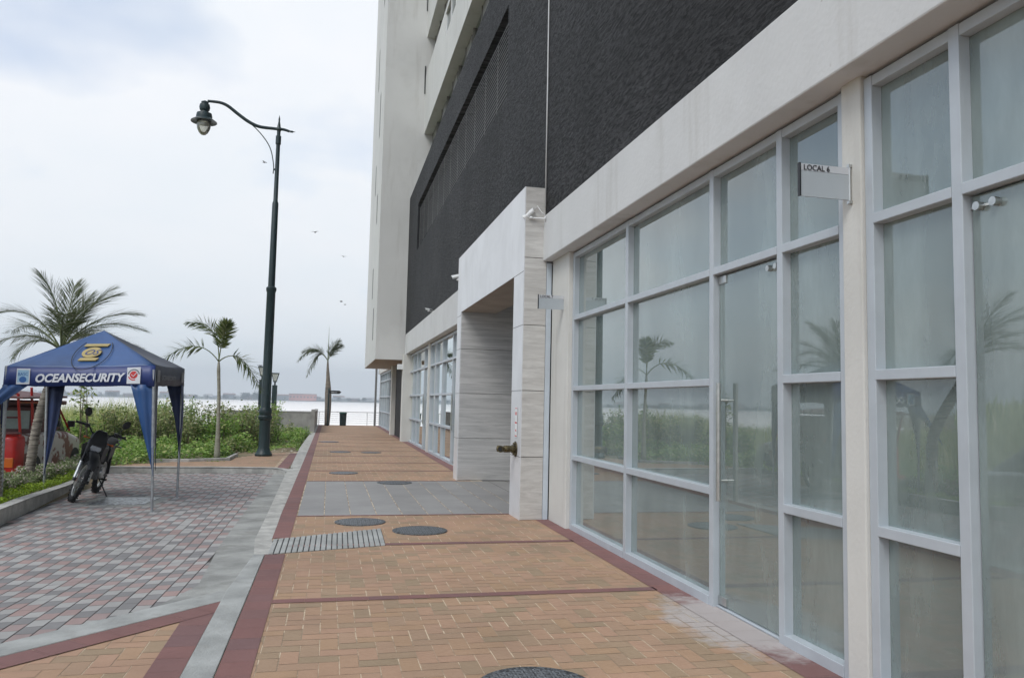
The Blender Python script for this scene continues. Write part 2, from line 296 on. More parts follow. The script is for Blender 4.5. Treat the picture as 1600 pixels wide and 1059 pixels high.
M_blackink=mat('dark lettering',(.03,.03,.035),.5,var=.04)
M_greyink=mat('faded grey print',(.26,.27,.28),.6,var=.1)
M_trunk=mat('ridged palm bark',(.40,.36,.30),.9,col2=(.12,.10,.085),scale=5,stretch=(1,1,6),bump=.9,bscale=12)
M_trunk2=mat('smooth palm bark',(.34,.33,.27),.8,col2=(.22,.21,.16),scale=3,stretch=(1,1,5),bump=.3,bscale=12)
M_trunk3=mat('brown bulging palm bark',(.20,.17,.14),.85,var=.2,scale=3,stretch=(1,1,5),bump=.3,bscale=8)
M_leafP=leafmat('feather palm leaflets',(.045,.07,.02),(.14,.17,.07),(.24,.24,.17))
M_leafF=leafmat('foxtail palm leaflets',(.06,.10,.02),(.20,.25,.07),(.30,.32,.18))
M_weed=leafmat('weed leaves',(.12,.24,.03),(.34,.52,.11),(.52,.54,.22))
M_bush=leafmat('bush leaves',(.11,.17,.04),(.36,.42,.16),(.50,.44,.24))
M_reed=leafmat('reed blades',(.30,.38,.09),(.56,.60,.22),(.70,.64,.36))
M_hedge=leafmat('flowering hedge leaves',(.14,.20,.07),(.40,.46,.25),(.80,.62,.66))
M_lime=leafmat('lime ground cover',(.20,.32,.012),(.38,.54,.04),(.48,.60,.08))
M_stem=mat('woody stems',(.17,.13,.09),.9,var=.2,scale=8)
M_brass=mat('weathered brass',(.14,.115,.06),.45,metal=.75,var=.3,scale=12,bump=.3)
M_redp=stains(mat('red car paint',(.50,.018,.014),.35,var=.08,scale=3,coat=.3),(.16,.02,.02),4,(1,1,1),.5,.7,.6)
M_rust=mat('peeling white and rust paint',(.52,.50,.48),.6,col2=(.19,.07,.055),scale=1.9,lo=.43,hi=.47,stretch=(1,1,1.4))
M_maroon=mat('maroon primer',(.13,.055,.055),.7,var=.2,scale=3)
M_silver=mat('silver car paint',(.42,.44,.46),.3,metal=.6,var=.03,coat=.5)
M_wine=mat('wine red car paint',(.10,.012,.02),.3,metal=.3,var=.03,coat=.5)
M_carglass=mat('car window',(.05,.065,.07),.08,var=.05)
M_amber=mat('amber lens',(.55,.13,.02),.25,var=.1)
M_chrome=mat('polished metal',(.62,.62,.62),.18,metal=1,var=.05)
M_door=mat('dark slatted door',(.018,.017,.017),.8,var=.3,scale=4,stretch=(8,8,.5))
M_room=mat('bare shop walls',(.46,.47,.45),.9,var=.05)
M_roomfloor=mat('bare shop floor',(.36,.36,.33),.5,var=.1,scale=2)
M_signp=mat('grey sign acrylic',(.42,.46,.49),.25,var=.03)
M_signtop=mat('pale sign strip',(.55,.57,.60),.3,var=.03)
M_ltred=mat('terracotta walls',(.55,.25,.20),.9,var=.15,scale=.02)
M_farw=mat('pale far houses',(.50,.50,.48),.9,var=.1,scale=.02)
M_farg=mat('grey far houses',(.30,.32,.34),.9,var=.1,scale=.02)
M_farroof=mat('far roofs',(.32,.20,.16),.9,var=.2,scale=.02)
M_farwin=mat('far windows',(.05,.06,.07),.4)
M_fartree=leafmat('far tree leaves',(.03,.05,.02),(.08,.10,.05),trans=.1)
# ================================================================== SETTING: ground, river, pavements
def smooth(a,b,x): t=np.clip((x-a)/(b-a),0,1); return t*t*(3-2*t)
def shore(X): return np.where(X<-34,46+1.1*(-34-X),46)
def gheight(X,Y):
    h=np.full(np.shape(X),-.30)
    left=smooth(-5.0,-6.2,X); h=h+left*(-.15)
    veg=smooth(19.3,20.2,Y)*smooth(-.85,-1.2,X)*smooth(-9,-6,X)
    h=h+veg*(.27)
    plant=smooth(10.3,11.0,Y)*smooth(-5.35,-5.1,X)*smooth(-3.95,-4.25,X)*(Y<16.6)
    h=np.where(plant>0.5,.03,h)
    s=Y-shore(X)
    bank=smooth(-5,3,s); bank=np.where((X>-1)&(X<40),smooth(52,53,Y),bank)
    h=h*(1-bank)+(-4.6)*bank
    hill=smooth(-45,-75,X)*smooth(2,-25,s)*1.2
    return h+hill*(1-bank)
def axis(fine0,fine1,step,far):
    a=list(np.arange(fine0,fine1+1e-6,step)); s=step
    lo=[];x=fine0
    while x>-far: s*=1.25; x-=s; lo.append(x)
    s=step;x=fine1;hi=[]
    while x<far: s*=1.25; x+=s; hi.append(x)
    return np.array(lo[::-1]+a+hi)
gx_=axis(-16,4,.25,6000); gy_=axis(-6,56,.35,6000)
XX,YY=np.meshgrid(gx_,gy_); ZZ=gheight(XX,YY)+np.where((XX<-1)&(YY>19),rng.normal(0,.012,XX.shape),0)
b=MB(); nx=len(gx_); ny=len(gy_)
b.v=[(float(a),float(c),float(d)) for a,c,d in zip(XX.ravel(),YY.ravel(),ZZ.ravel())]
b.f=[(j*nx+i,j*nx+i+1,(j+1)*nx+i+1,(j+1)*nx+i) for j in range(ny-1) for i in range(nx-1)]
tag(b.build('ground',M_soil,smooth=True,fix=False),kind='structure')

def watermat():
    m,nt,p=newmat('muddy river with sky sheen'); N=nt.nodes.new; L=nt.links.new
    g=N('ShaderNodeNewGeometry'); mp=N('ShaderNodeMapping'); mp.inputs['Scale'].default_value=(.5,.9,1); L(g.outputs['Position'],mp.inputs[0])
    n=N('ShaderNodeTexNoise'); n.inputs['Scale'].default_value=1.2; n.inputs['Detail'].default_value=6; L(mp.outputs[0],n.inputs['Vector'])
    bp=N('ShaderNodeBump'); bp.inputs['Strength'].default_value=.35; bp.inputs['Distance'].default_value=.15; L(n.outputs[0],bp.inputs['Height']); L(bp.outputs[0],p.inputs['Normal'])
    n2=N('ShaderNodeTexNoise'); n2.inputs['Scale'].default_value=.006; n2.inputs['Detail'].default_value=4; L(mp.outputs[0],n2.inputs['Vector'])
    cr=N('ShaderNodeValToRGB'); cr.color_ramp.elements[0].color=(.90,.86,.81,1); cr.color_ramp.elements[1].color=(.97,.93,.88,1); L(n2.outputs[0],cr.inputs[0]); L(cr.outputs[0],p.inputs['Base Color'])  # warm near-white: sky reflection painted into the muddy water's base colour
    p.inputs['Roughness'].default_value=.5; return m
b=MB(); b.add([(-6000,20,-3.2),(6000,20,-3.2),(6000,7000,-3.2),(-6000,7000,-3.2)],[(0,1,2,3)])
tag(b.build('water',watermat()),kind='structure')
b=MB(); xs=np.arange(-2600,2601,100)
for i in range(len(xs)-1):
    b.add([(xs[i],1480,-4),(xs[i+1],1480,-4),(xs[i+1],1500,-2.2),(xs[i],1500,-2.2),(xs[i+1],3000,2),(xs[i],3000,2)],[(0,1,2,3),(3,2,4,5)])
tag(b.build('far_shore',mat('far bank soil',(.16,.17,.11),.9,col2=(.09,.11,.06),scale=.02)),kind='structure')

# pavement slab and brick sheets (one open-sided walk along the shops)
def herring(x0,x1,y0,y1,inside,z,t=.12,gap=.006):
    Q=[]
    n=int((x1-x0)/t)+4; m=int((y1-y0)/t)+4
    for i in range(-2,n):
        for j in range(-2,m):
            k=(i-j)%4
            if k==0: a=(i,j,2,1)
            elif k==3: a=(i,j,1,2)
            else: a=None
            if not a: continue
            X0=x0+a[0]*t; Y0=y0+a[1]*t
            if a[2]==1: Y0-=t*0
            X1=X0+a[2]*t; Y1=Y0+a[3]*t
            cx,cy=(X0+X1)/2,(Y0+Y1)/2
            if inside(cx,cy):
                g=gap/2*(.4+1.2*random.random())
                Q.append([(X0+g,Y0+g,z),(X1-g,Y0+g,z),(X1-g,Y1-g,z),(X0+g,Y1-g,z)])
    return Q
def pave(name,mat_tile,Q): return tag(quads(name,np.array(Q),mat_tile),kind='structure')
slabs=[(-.60,3.2,-6,50.3)]
b=MB(); b.poly([(-.60,-6),(3.12,-6),(3.12,50.3),(-.60,50.3)],-.5,-.002)
tag(b.build('pavement_bed',M_mortar),kind='structure')
bands=[1.8,4.15,6.5,8.9,13.5+4.6,20.4,22.8,25.1,27.5,29.9,32.2,34.6,37,39.3,41.7,44,46.3,48.6]
def in_main(x,y):
    if not(-.46<x<2.90): return False
    if 11.2<y<15.86: return False
    if 8.45<y<10.05 and x<.60 and (8.5+(x+.54)*.306+.03<y<9.4+(x+.54)*.535-.07): return False
    return -6<y<50.2
Q=herring(-.6,3.1,-6,50.2,in_main,0.0)
def coord_cover(Q):                      # cells the 2x1 pattern leaves open are filled by half bricks
    occ=set()
    for q in Q:
        a,c=q[0],q[2]
        for ix in range(round((a[0]+.6-.01)/.12),round((c[0]+.6+.01)/.12)):
            for iy in range(round((a[1]+6-.01)/.12),round((c[1]+6+.01)/.12)): occ.add((ix,iy))
    return occ
occ=coord_cover(Q)
for ix in range(0,31):
    for iy in range(0,469):
        if (ix,iy) not in occ:
            X0=-.6+ix*.12; Y0=-6+iy*.12
            if in_main(X0+.06,Y0+.06):
                g=.003; Q.append([(X0+g,Y0+g,0),(X0+.12-g,Y0+g,0),(X0+.12-g,Y0+.12-g,0),(X0+g,Y0+.12-g,0)])
pave('pavement',M_tan,Q)
Q=[]
def strip(Q,p0,p1,wd,L=.24,z=.004,gap=.0025,side=1,rows=1):
    p0=Vector((p0[0],p0[1])); p1=Vector((p1[0],p1[1])); d=(p1-p0); n=max(1,round(d.length/L)); d/=n; nn=Vector((-d.y,d.x)).normalized()*wd*side/rows; e=d.normalized()*gap/2; g=nn.normalized()*gap/2
    for i in range(n):
        for k in range(rows):
            a=p0+d*i+nn*k; Q.append([(*(a+e+g),z),(*(a+d-e+g),z),(*(a+d+nn-e-g),z),(*(a+nn+e-g),z)])
for y in bands: strip(Q,(-.38,y),(2.86,y),.12,side=1)
for y in (11.16,): strip(Q,(-.38,y),(2.6,y),.07,side=1)
strip(Q,(-.38,15.86),(2.6,15.86),.07)
# red borders: kerb side (across-laid bricks) and shop side
strip(Q,(-.38,-6),(-.38,8.5),.20,L=.24,side=1); strip(Q,(-.38,9.45),(-.38,50.2),.21,L=.24,side=1)
strip(Q,(2.84,-6),(2.84,10.75),.26,L=.24,side=-1); strip(Q,(2.84,16.4),(2.84,50.2),.24,L=.24,side=-1)
# left of the crossing: red strips and diagonal
D0=Vector((-.76,6.93)); dd=Vector((-1.20,-1.27)).normalized(); nn=Vector((dd.y,-dd.x))*-1
if nn.y>0: nn=-nn
A=D0+nn*.22
strip(Q,tuple(A+dd*12),tuple(A+dd*.24),.22,L=.24,side=-1 if True else 1,z=.006)
strip(Q,(-.77,-6),(-.77,6.68),.20,L=.24,side=1)
def fix_ccw(Q):
    o=[]
    for q in Q:
        a=(q[1][0]-q[0][0])*(q[2][1]-q[0][1])-(q[1][1]-q[0][1])*(q[2][0]-q[0][0])
        o.append(q if a>0 else q[::-1])
    return o
pave('pavement_border',M_red,fix_ccw(Q))
# slab platform in front of the portal
Q=[]
xs=[-.37]+[round(-.37+.36*i,3) for i in range(1,17)]
for i in range(len(xs)-1):
    for (ya,yb) in ((11.235,13.55),(13.552,15.85)):
        if xs[i]>2.9 and False: continue
        Q.append([(xs[i]+.006,ya,.002),(xs[i+1]-.006,ya,.002),(xs[i+1]-.006,yb,.002),(xs[i]+.006,yb,.002)])
pave('portal_pavement',M_slab,Q)
b=MB(); b.poly([(3.12,10.9),(5.6,10.9),(5.6,16.3),(3.12,16.3)],-.4,-.006); tag(b.build('portal_floor_bed',M_joint),kind='structure')
# ribbed ramp strip (fluted concrete)
P0,P1,P2,P3=Vector((-.56,8.50)),Vector((.67,8.885)),Vector((.69,10.03)),Vector((-.56,9.37))
b=MB(); b.poly([(p.x,p.y) for p in (P0,P1,P2,P3)],-.05,.002); rm=b.build('drain_channel',M_slot); tag(rm,kind='structure')
b=MB(); n=21
for i in range(n):
    a=(i+.10)/n; c=(i+.90)/n
    b.poly([tuple(P0.lerp(P1,a)),tuple(P0.lerp(P1,c)),tuple(P3.lerp(P2,c)),tuple(P3.lerp(P2,a))],-.02,.010)
tag(b.build('pavement_ramp_ribs',M_conc_light,bevel=.004),kind='structure')
# left triangle of pavement
DI=lambda x,y:(Vector((x,y))-D0).dot(nn)
b=MB(); far=D0+dd*13
b.poly([(-.60,-6),(-.60,7.0),tuple(D0),tuple(far),(far.x,-6)],-.5,-.002); tag(b.build('corner_pavement_bed',M_mortar),kind='structure')
def in_tri(x,y): return x<-.93 and DI(x,y)>.40 and y>-6 and x>-9
Q=herring(-9.96,-.9,-6,7,in_tri,0.0); occ=set()
for q in Q:
    a,c=q[0],q[2]
    for ix in range(round((a[0]+9.96-.01)/.12),round((c[0]+9.96+.01)/.12)):
        for iy in range(round((a[1]+6-.01)/.12),round((c[1]+6+.01)/.12)): occ.add((ix,iy))
for ix in range(0,78):
    for iy in range(0,109):
        X0=-9.96+ix*.12; Y0=-6+iy*.12
        if (ix,iy) not in occ and in_tri(X0+.06,Y0+.06):
            g=.003; Q.append([(X0+g,Y0+g,0),(X0+.12-g,Y0+g,0),(X0+.12-g,Y0+.12-g,0),(X0+g,Y0+.12-g,0)])
pave('corner_pavement',M_tan,Q)
# light concrete strips
b=MB()
b.poly([(-.583,-6),(-.583,8.5),(-.69,8.5),(-.768,6.95),(-.768,-6)],-.3,.010)
a0,a1=D0+dd*12,D0-dd*.05; b.poly([tuple(a0-nn*.05),tuple(a1-nn*.05),tuple(a1+nn*.21),tuple(a0+nn*.21)],-.3,.008)
tag(b.build('kerb_strip',M_conc_light,bevel=.006),kind='structure')
# road: bed, gutter, pavers
def rz(x,y):
    d=-DI(x,y); t=min(1,max(0,d/2.2)); return -.012-.088*t*t*(3-2*t)
def lx(y): # left road edge
    P=[(-6,-12),(9.2,-12),(9.9,-6.4),(10.4,-4.6),(11.1,-4.02),(12.6,-4.17),(14.7,-4.2),(15.6,-4.24),(16.4,-4.6),(16.7,-5.3),(19,-5.6)]
    for (y0,x0),(y1,x1) in zip(P,P[1:]):
        if y0<=y<=y1: return x0+(x1-x0)*(y-y0)/(y1-y0)
    return -4.5
def lgut(y): return -1.0-.14*min(1,max(0,(y-7)/2.5))
b=MB(); ysn=list(np.arange(-6,18.9,.25)); xsn=list(np.arange(-12,-.7,.25))+[-.72]
for yy in ysn:
    for xx in xsn: b.v.append((float(xx),float(yy),rz(xx,yy)-.006 if DI(xx,yy)<.05 else -.2))
wn=len(xsn)
for j in range(len(ysn)-1):
    for i in range(wn-1):
        cx=(xsn[i]+xsn[i+1])/2; cy=(ysn[j]+ysn[j+1])/2
        if cx>lx(cy)-.4: b.f.append((j*wn+i,j*wn+i+1,(j+1)*wn+i+1,(j+1)*wn+i))
tag(b.build('road',M_joint,fix=False),kind='structure')
QQ=[[],[],[]]; tx,ty=.122,.19
for i in range(int(11.3/tx)):
    for j in range(int(25/ty)):
        X0=-12+i*tx; Y0=-6+(j+.5*(i%2))*ty; X1=X0+tx; Y1=Y0+ty; cx,cy=X0+tx/2,Y0+ty/2
        if cx<lx(cy)+.05 or cx>lgut(cy) or DI(cx,cy)>-.02 or cy>18.58: continue
        k=(j+ i//2)%3
        if random.random()<.13: k=random.randrange(3)
        z=[rz(a,c)+.002+.0015*random.random() for a,c in ((X0,Y0),(X1,Y0),(X1,Y1),(X0,Y1))]
        g=.004; h=.0025
        QQ[k].append([(X0+g,Y0+h,z[0]),(X1-g,Y0+h,z[1]),(X1-g,Y1-h,z[2]),(X0+g,Y1-h,z[3])])
for q,m_,nm in zip(QQ,(M_pg1,M_pg3,M_pg2),('road_pavers_light','road_pavers_pink','road_pavers_dark')): pave(nm,m_,q)
b=MB(); ys=[6.95]+list(np.arange(7.2,18.6,.3))
for j in range(len(ys)-1):
    y0,y1=ys[j],ys[j+1]; xa0,xa1=lgut(y0)-.02,lgut(y1)-.02; 
    if j==0: xa0=-.80
    xb=-.70
    vs=[]
    for y,xa in ((y0,xa0),(y1,xa1)):
        vs+=[(xa,y,rz(xa,y)+.005),(xb,y,rz(xb,y)+.005)]
    b.add(vs,[(0,1,3,2)])
c_=D0+dd*.75; b.add([(D0.x,D0.y,.0),(-.70,7.3,rz(-.8,7.3)+.007),(-1.03,7.3,rz(-1.03,7.3)+.007),(c_.x,c_.y,-.003)],[(0,1,2,3)]); tag(b.build('gutter',M_gutter,fix=False),kind='structure')
# kerbs
def kerb(path,wid,z0,z1,name,m=M_concrete,inner=.0):
    b=MB(); n=len(path); P=[Vector(p[:2]) for p in path]; rings=[]
    for i in range(n):
        t=(P[min(i+1,n-1)]-P[max(i-1,0)]).normalized(); s=Vector((-t.y,t.x)); zt=path[i][2] if len(path[i])>2 else z1
        a=P[i]; c=P[i]+s*wid
        rings.append([(a.x,a.y,z0),(a.x,a.y,zt-.025),(a.x+s.x*.02,a.y+s.y*.02,zt),(c.x-s.x*.015,c.y-s.y*.015,zt),(c.x,c.y,zt-.015),(c.x,c.y,z0)])
    b.loft(rings); return tag(b.build(name,m,auto=35),kind='structure')
kerb([(-.67,8.5,.006),(-.74,9.4,.006),(-.745,10.4,.006),(-.76,12,.006),(-.80,15,.006),(-.83,18,.006),(-.80,18.7,.006)][::1],-.15 if True else .15,-.3,.006,'kerb')
kerb([(-.80,18.9,.008),(-.86,26,.008),(-.84,31,.008),(-.78,38.3,.008)],-.15,-.3,.006,'kerb')
kerb([(-.86,17.9,.01),(-.95,18.3,.02),(-1.2,18.55,.03),(-2.4,18.72,.03),(-3.6,18.7,.03),(-5.2,18.75,.03),(-6.4,18.6,.03)],-.16,-.3,.03,'kerb')
kerb([(-5.2,16.6,.07),(-4.75,16.55,.07),(-4.4,16.2,.07),(-4.24,15.6,.08),(-4.2,14.7,.08),(-4.17,13.6,.09),(-4.14,12.6,.10),(-4.02,11.1,.12),(-4.3,10.5,.12),(-4.75,10.35,.12),(-5.1,10.6,.12),(-5.25,11.4,.1),(-5.25,16.5,.07)],-.13,-.6,.1,'planter_kerb')
b=MB(); b.poly([(-.70,9.4),(-.588,9.4),(-.588,50.2),(-.74,50.2),(-.76,18.5)],-.4,.003); tag(b.build('kerb_inner_strip',M_concrete),kind='structure')
# brick path behind the road end, around the lamp
b=MB(); path=[(-4.6,18.90),(-1.1,18.86),(-.85,18.74),(-.80,24.6),(-1.5,24.1),(-2.1,22.6),(-2.35,22.0),(-2.35,21.0),(-3.5,20.6),(-4.6,19.6)]
b.poly(path,-.3,-.004); tag(b.build('side_path_bed',M_mortar),kind='structure')
def inpoly(x,y,P=path):
    c=False
    for i in range(len(P)):
        (x1,y1),(x2,y2)=P[i],P[i-1]
        if (y1>y)!=(y2>y) and x<(x2-x1)*(y-y1)/(y2-y1)+x1: c=not c
    return c
pave('side_path',M_tan,herring(-4.9,-.8,18.6,25,lambda x,y: inpoly(x,y) and not(-1.15<x),0.0)+herring(-4.9,-.8,18.72,25,lambda x,y: inpoly(x,y) and not(-1.15<x),-.001,gap=.004))
Q=[]; strip(Q,(-1.12,18.75),(-1.06,24.0),.26,L=.12,side=-1,z=.003); pave('side_path_border',M_red,fix_ccw(Q))
# tree pit edging for the middle palm
b=MB(); P=[(-4.1,20.45),(-3.3,20.55),(-2.42,21.05),(-2.38,22.7)]
for a,c in zip(P,P[1:]):
    a,c=Vector(a),Vector(c); t=(c-a).normalized(); s=Vector((-t.y,t.x))*.09; b.poly([tuple(a),tuple(c+t*.03),tuple(c+s+t*.03),tuple(a+s)],-.3,.07)
tag(b.build('tree_pit_kerb',M_concrete,bevel=.01),kind='structure')

# ================================================================== BUILDING
B=tag(empty('apartment_building',(3.05,10,0)),'tall white and dark slate building with glazed ground floor shops beside the brick walk','building')
def off(mb,name,m,parent=B,**k):
    p=Vector((0,0,0)); q=parent
    while q is not None: p+=q.location; q=q.parent
    mb.v=[(v[0]-p.x,v[1]-p.y,v[2]-p.z) for v in mb.v]
    return mb.build(name,m,parent,**k)
XF=2.88; XD=2.90
# dark slate podium wall with a louvred opening
L0,L1,LZ0,LZ1=13.4,28.4,7.10,8.85
b=MB()
for (y0,y1,z0,z1) in ((-8,L0,4.2,9.9),(L1,31.9,4.2,9.9),(L0,L1,4.2,LZ0),(L0,L1,LZ1,9.9)):
    b.box(XD,XD+.35,y0,y1,z0,z1)
wall=off(b,'slate_wall',M_slate)
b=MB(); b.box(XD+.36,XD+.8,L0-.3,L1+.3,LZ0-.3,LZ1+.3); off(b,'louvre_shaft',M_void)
b=MB(); n=19
for i in range(n):
    z=LZ0+.04+(LZ1-.25-LZ0)*i/(n-1); b.box(XD+.07,XD+.077,L0+.02,L1-.02,z,z+.015)
for i in range(13):
    y=L0+.05+(L1-L0-.1)*i/12; b.box(XD+.083,XD+.09,y-.014,y+.014,LZ0+.01,LZ1-.2)
b2=[]
louv=off(b,'louvre',M_louvre)
# fascia beams
b=MB(); b.box(XF,XF+.9,-8,10.88,3.62,4.27); off(b,'fascia_beam',M_beam,bevel=.012)
b=MB(); b.box(XF,XF+.9,16.5,31.5,3.45,4.26); off(b,'fascia_beam',M_beam,bevel=.012)
b=MB(); b.box(XF+.9,12,-8,31.8,3.75,4.1); off(b,'floor_slab',M_room)
# upper floors: set back window walls, projecting white bands
XW=3.75; XB=3.40; M_pan=mat('dull window panels',(.21,.20,.185),.5,var=.06)
floors=[(9.95,12.68),(15.2,16.85),(19.5,21.1),(23.7,25.3)]
bandsz=[(12.68,15.2),(16.85,19.5),(21.1,23.7),(25.3,27.5)]
for z0,z1 in bandsz:
    b=MB()
    if z0<13:      # first band has a window strip set in it
        wy=26.0
        b.box(XB,XW+.2,wy,31.8,z0,z1); b.box(XB,XW+.2,-8,wy,z0,14.15); b.box(XB,XW+.2,-8,wy,15.0,z1)
    else: b.box(XB,XW+.2,-8,31.8,z0,z1)
    off(b,'parapet_band',M_tower)
b=MB(); b.box(XB+.06,XB+.09,-8,26.0,14.15,15.0); W=off(b,'window_strip',M_glass2)
for i in range(12):
    y=26.0-i*1.1; b=MB(); b.box(XB+.02,XB+.06,y-.04,y,14.15,15.0); b.box(XB+.02,XB+.06,y-1.1,y-.04,14.15,14.2); off(b,'window_frame',M_white,W)
b=MB(); b.box(XB+.1,XB+.5,-8,26,14.1,15.05); off(b,'window_reveal',M_louvre)
for z0,z1 in floors:
    b=MB(); b.box(XW+.04,XW+.10,-8,31.78,z0-.05,z1+.02); W=off(b,'window_strip',M_glass2)
    y=31.6; k=0
    while y>8:
        b=MB(); b.box(XW-.03,XW+.06,y-.05,y,z0,z1)
        if k%2==0: b.box(XW,XW+.035,y-.95,y-.05,z0,z1)
        off(b,'window_panel',M_pan,W); y-=1.35; k+=1
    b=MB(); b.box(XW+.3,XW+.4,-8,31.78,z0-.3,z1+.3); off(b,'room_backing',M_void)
b=MB(); b.box(XD+.35,XW+.05,-8,31.8,9.5,9.9); off(b,'ledge',M_slate)
b=MB(); b.box(XW+.45,13,-8,44,4.1,27.5); off(b,'core_wall',M_tower)
# tower
XT=1.72; M_slotp=mat('shadowed slot paint',(.14,.14,.135),.9); M_pan=mat('dull window panels',(.21,.20,.185),.5,var=.06)
b=MB(); b.box(XT,XW+.6,31.8,41.5,3.25,30); tw=off(b,'tower_wall',M_tower)
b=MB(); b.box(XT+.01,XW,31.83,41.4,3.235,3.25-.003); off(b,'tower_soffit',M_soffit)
b=MB()
for (y0,z0,y1,z1) in ((33.5,19.5,33.5,24),): pass
for y,z0,z1 in ((34.2,4.2,5.6),(35.8,6.2,7.6),(34.4,9.4,10.7),(36.5,11.2,12.6),(34.6,13.4,15.4),(37,16.5,18.5),(34.4,19.5,22)):
    b=MB(); b.box(XT-.004,XT+.05,y,y+.5,z0,z1); off(b,'vent_slot',M_slotp,tw)
for z0,z1 in ((14.4,15.6),(18.0,19.2)):
    b=MB(); b.box(3.34,3.395,31.78,31.83,z0,z1); off(b,'shaded_slit',M_glass2,tw)  # dark box paints the shaded gap between tower and bands
# lower floor below and beyond the tower
b=MB(); b.box(2.78,3.30,31.0,31.5,0,3.45); off(b,'pier',M_cream,bevel=.01)
b=MB(); b.box(3.00,3.06,31.5,36.9,0,3.24); off(b,'slatted_door',M_door)
b=MB(); b.box(2.80,3.25,36.9,37.5,0,3.24); off(b,'pier',M_cream,bevel=.01)
b=MB(); b.box(2.57,2.79,31.05,31.4,2.84,3.04); off(b,'light_box',M_white)
b=MB(); b.box(2.74,2.86,49.6,49.9,0,3.6); off(b,'corner_post',M_louvre)
b=MB(); b.box(2.95,3.3,37.5,50,3.24,4.2); b.box(3.06,3.3,49.8,50,0,4.2); off(b,'rear_fascia',M_cream)
b=MB(); b.box(XW,13,31.8,50,4.0,8); off(b,'rear_wall',M_tower)
# pilasters
def pil(y0,y1,x0=3.02,z1=3.64):
    b=MB(); b.box(x0,x0+.42,y0,y1,0,z1); return off(b,'pilaster',M_cream,bevel=.008)
pil(9.80,10.59); pil(4.00,4.18,3.05); pil(-2.6,-2.3,3.05); pil(24.75,25.05,3.03,3.46); pil(31.3,31.55,2.95,3.46); pil(16.42,16.6,3.03,3.46)
b=MB(); b.box(2.935,3.012,10.60,10.70,0,3.60); off(b,'downpipe',M_pipe,bevel=.006)
b=MB(); b.box(2.80,2.875,10.84,10.92,3.55,4.25); off(b,'downpipe',M_pipe,bevel=.006)
# storefront grid
XG=3.13
def storefront(y0,y1,mull,ztop,door=None,tr=(.92,1.81,2.73)):
    """door=(ya,yb,hy,handle side)"""
    b=MB(); xa,xb=XG-.055,XG+.055
    ms=sorted([y0+.036,*mull,y1-.036])
    for m_ in ms: b.box(xa,xb,m_-.035,m_+.035,.0,ztop)
    for i in range(len(ms)-1):
        a,c=ms[i]+.035,ms[i+1]-.035; isd=door and abs((a+c)/2-(door[0]+door[1])/2)<.2
        b.box(xa+.004,xb,a,c,ztop-.065,ztop-.002)
        b.box(xa-.004,xb-.004,a,c,tr[2]-.030,tr[2]+.030)
        if not isd:
            for z in tr[:2]: b.box(xa-.004,xb-.004,a,c,z-.030,z+.030)
            b.box(xa-.006,xb-.004,a,c,.0,.075)
        else: b.box(xa+.03,xb-.03,a,c,.0,.018)
    F=off(b,'storefront_frame',M_frame,bevel=.004)
    for i in range(len(ms)-1):
        a,c=ms[i]+.035,ms[i+1]-.035; isd=door and abs((a+c)/2-(door[0]+door[1])/2)<.2
        zs=[(.075,tr[0]-.030),(tr[0]+.030,tr[1]-.030),(tr[1]+.030,tr[2]-.030),(tr[2]+.030,ztop-.067)]
        if isd: zs=zs[3:]
        for z0,z1 in zs:
            g=MB(); g.box(XG+.012,XG+.022,a+.001,c-.001,z0,z1); off(g,'pane',M_glass,F)
        if isd:
            g=MB(); g.box(XG+.000,XG+.012,a+.006,c-.006,.025,tr[2]-.040); Dd=off(g,'glass_door',M_glass)
            hs=door[2]; yh=(c-.13) if hs>0 else (a+.13)
            h=MB()
            for xh in (XG-.075,XG+.085): h.tube([(xh,yh,.86),(xh,yh,1.80)],.021,12)
            for z in (1.02,1.66): h.tube([(XG-.075,yh,z),(XG+.085,yh,z)],.011,10)
            off(h,'pull_handle',M_steel,Dd,auto=40)
            ye=c if hs>0 else a; sg=-1 if hs>0 else 1
            h=MB(); 
            for z in (.03,tr[2]-.11): h.box(XG-.012,XG+.024,min(ye+sg*.006,ye+sg*.13),max(ye+sg*.006,ye+sg*.13),z,z+.065)
            off(h,'patch_fitting',M_steel,Dd,bevel=.004)
            yo=a if hs>0 else c; sg=-sg
            h=MB(); 
            for q in (.06,.16): h.lathe([(.0,-.035),(.022,-.035),(.022,.03),(.0,.03)],(XG,yo+sg*-q if False else yo+(q if hs>0 else -q),tr[2]-.10),'X',16)
            h.box(XG-.006,XG+.004,min(yo,yo+(.17 if hs>0 else -.17)),max(yo,yo+(.17 if hs>0 else -.17)),tr[2]-.106,tr[2]-.094)
            off(h,'spider_fitting',M_steel,Dd,auto=40)
    return F
storefront(4.18,9.80,(4.92,5.94,7.87),3.60,(4.92,5.94,1))
storefront(-2.3,4.0,(3.30,2.25,1.2,-.9),3.60,(2.25,3.30,-1))
storefront(-8,-2.6,(-4.5,-6.2),3.60)
storefront(16.6,24.75,(18.3,20.1,22.0,23.5),3.42,(18.3,20.1,1))
storefront(25.05,31.3,(26.4,28.6,29.9),3.42,(25.05,26.4,1))
storefront(37.5,49.8,(39,40.6,42.2,44,46,48),3.23)
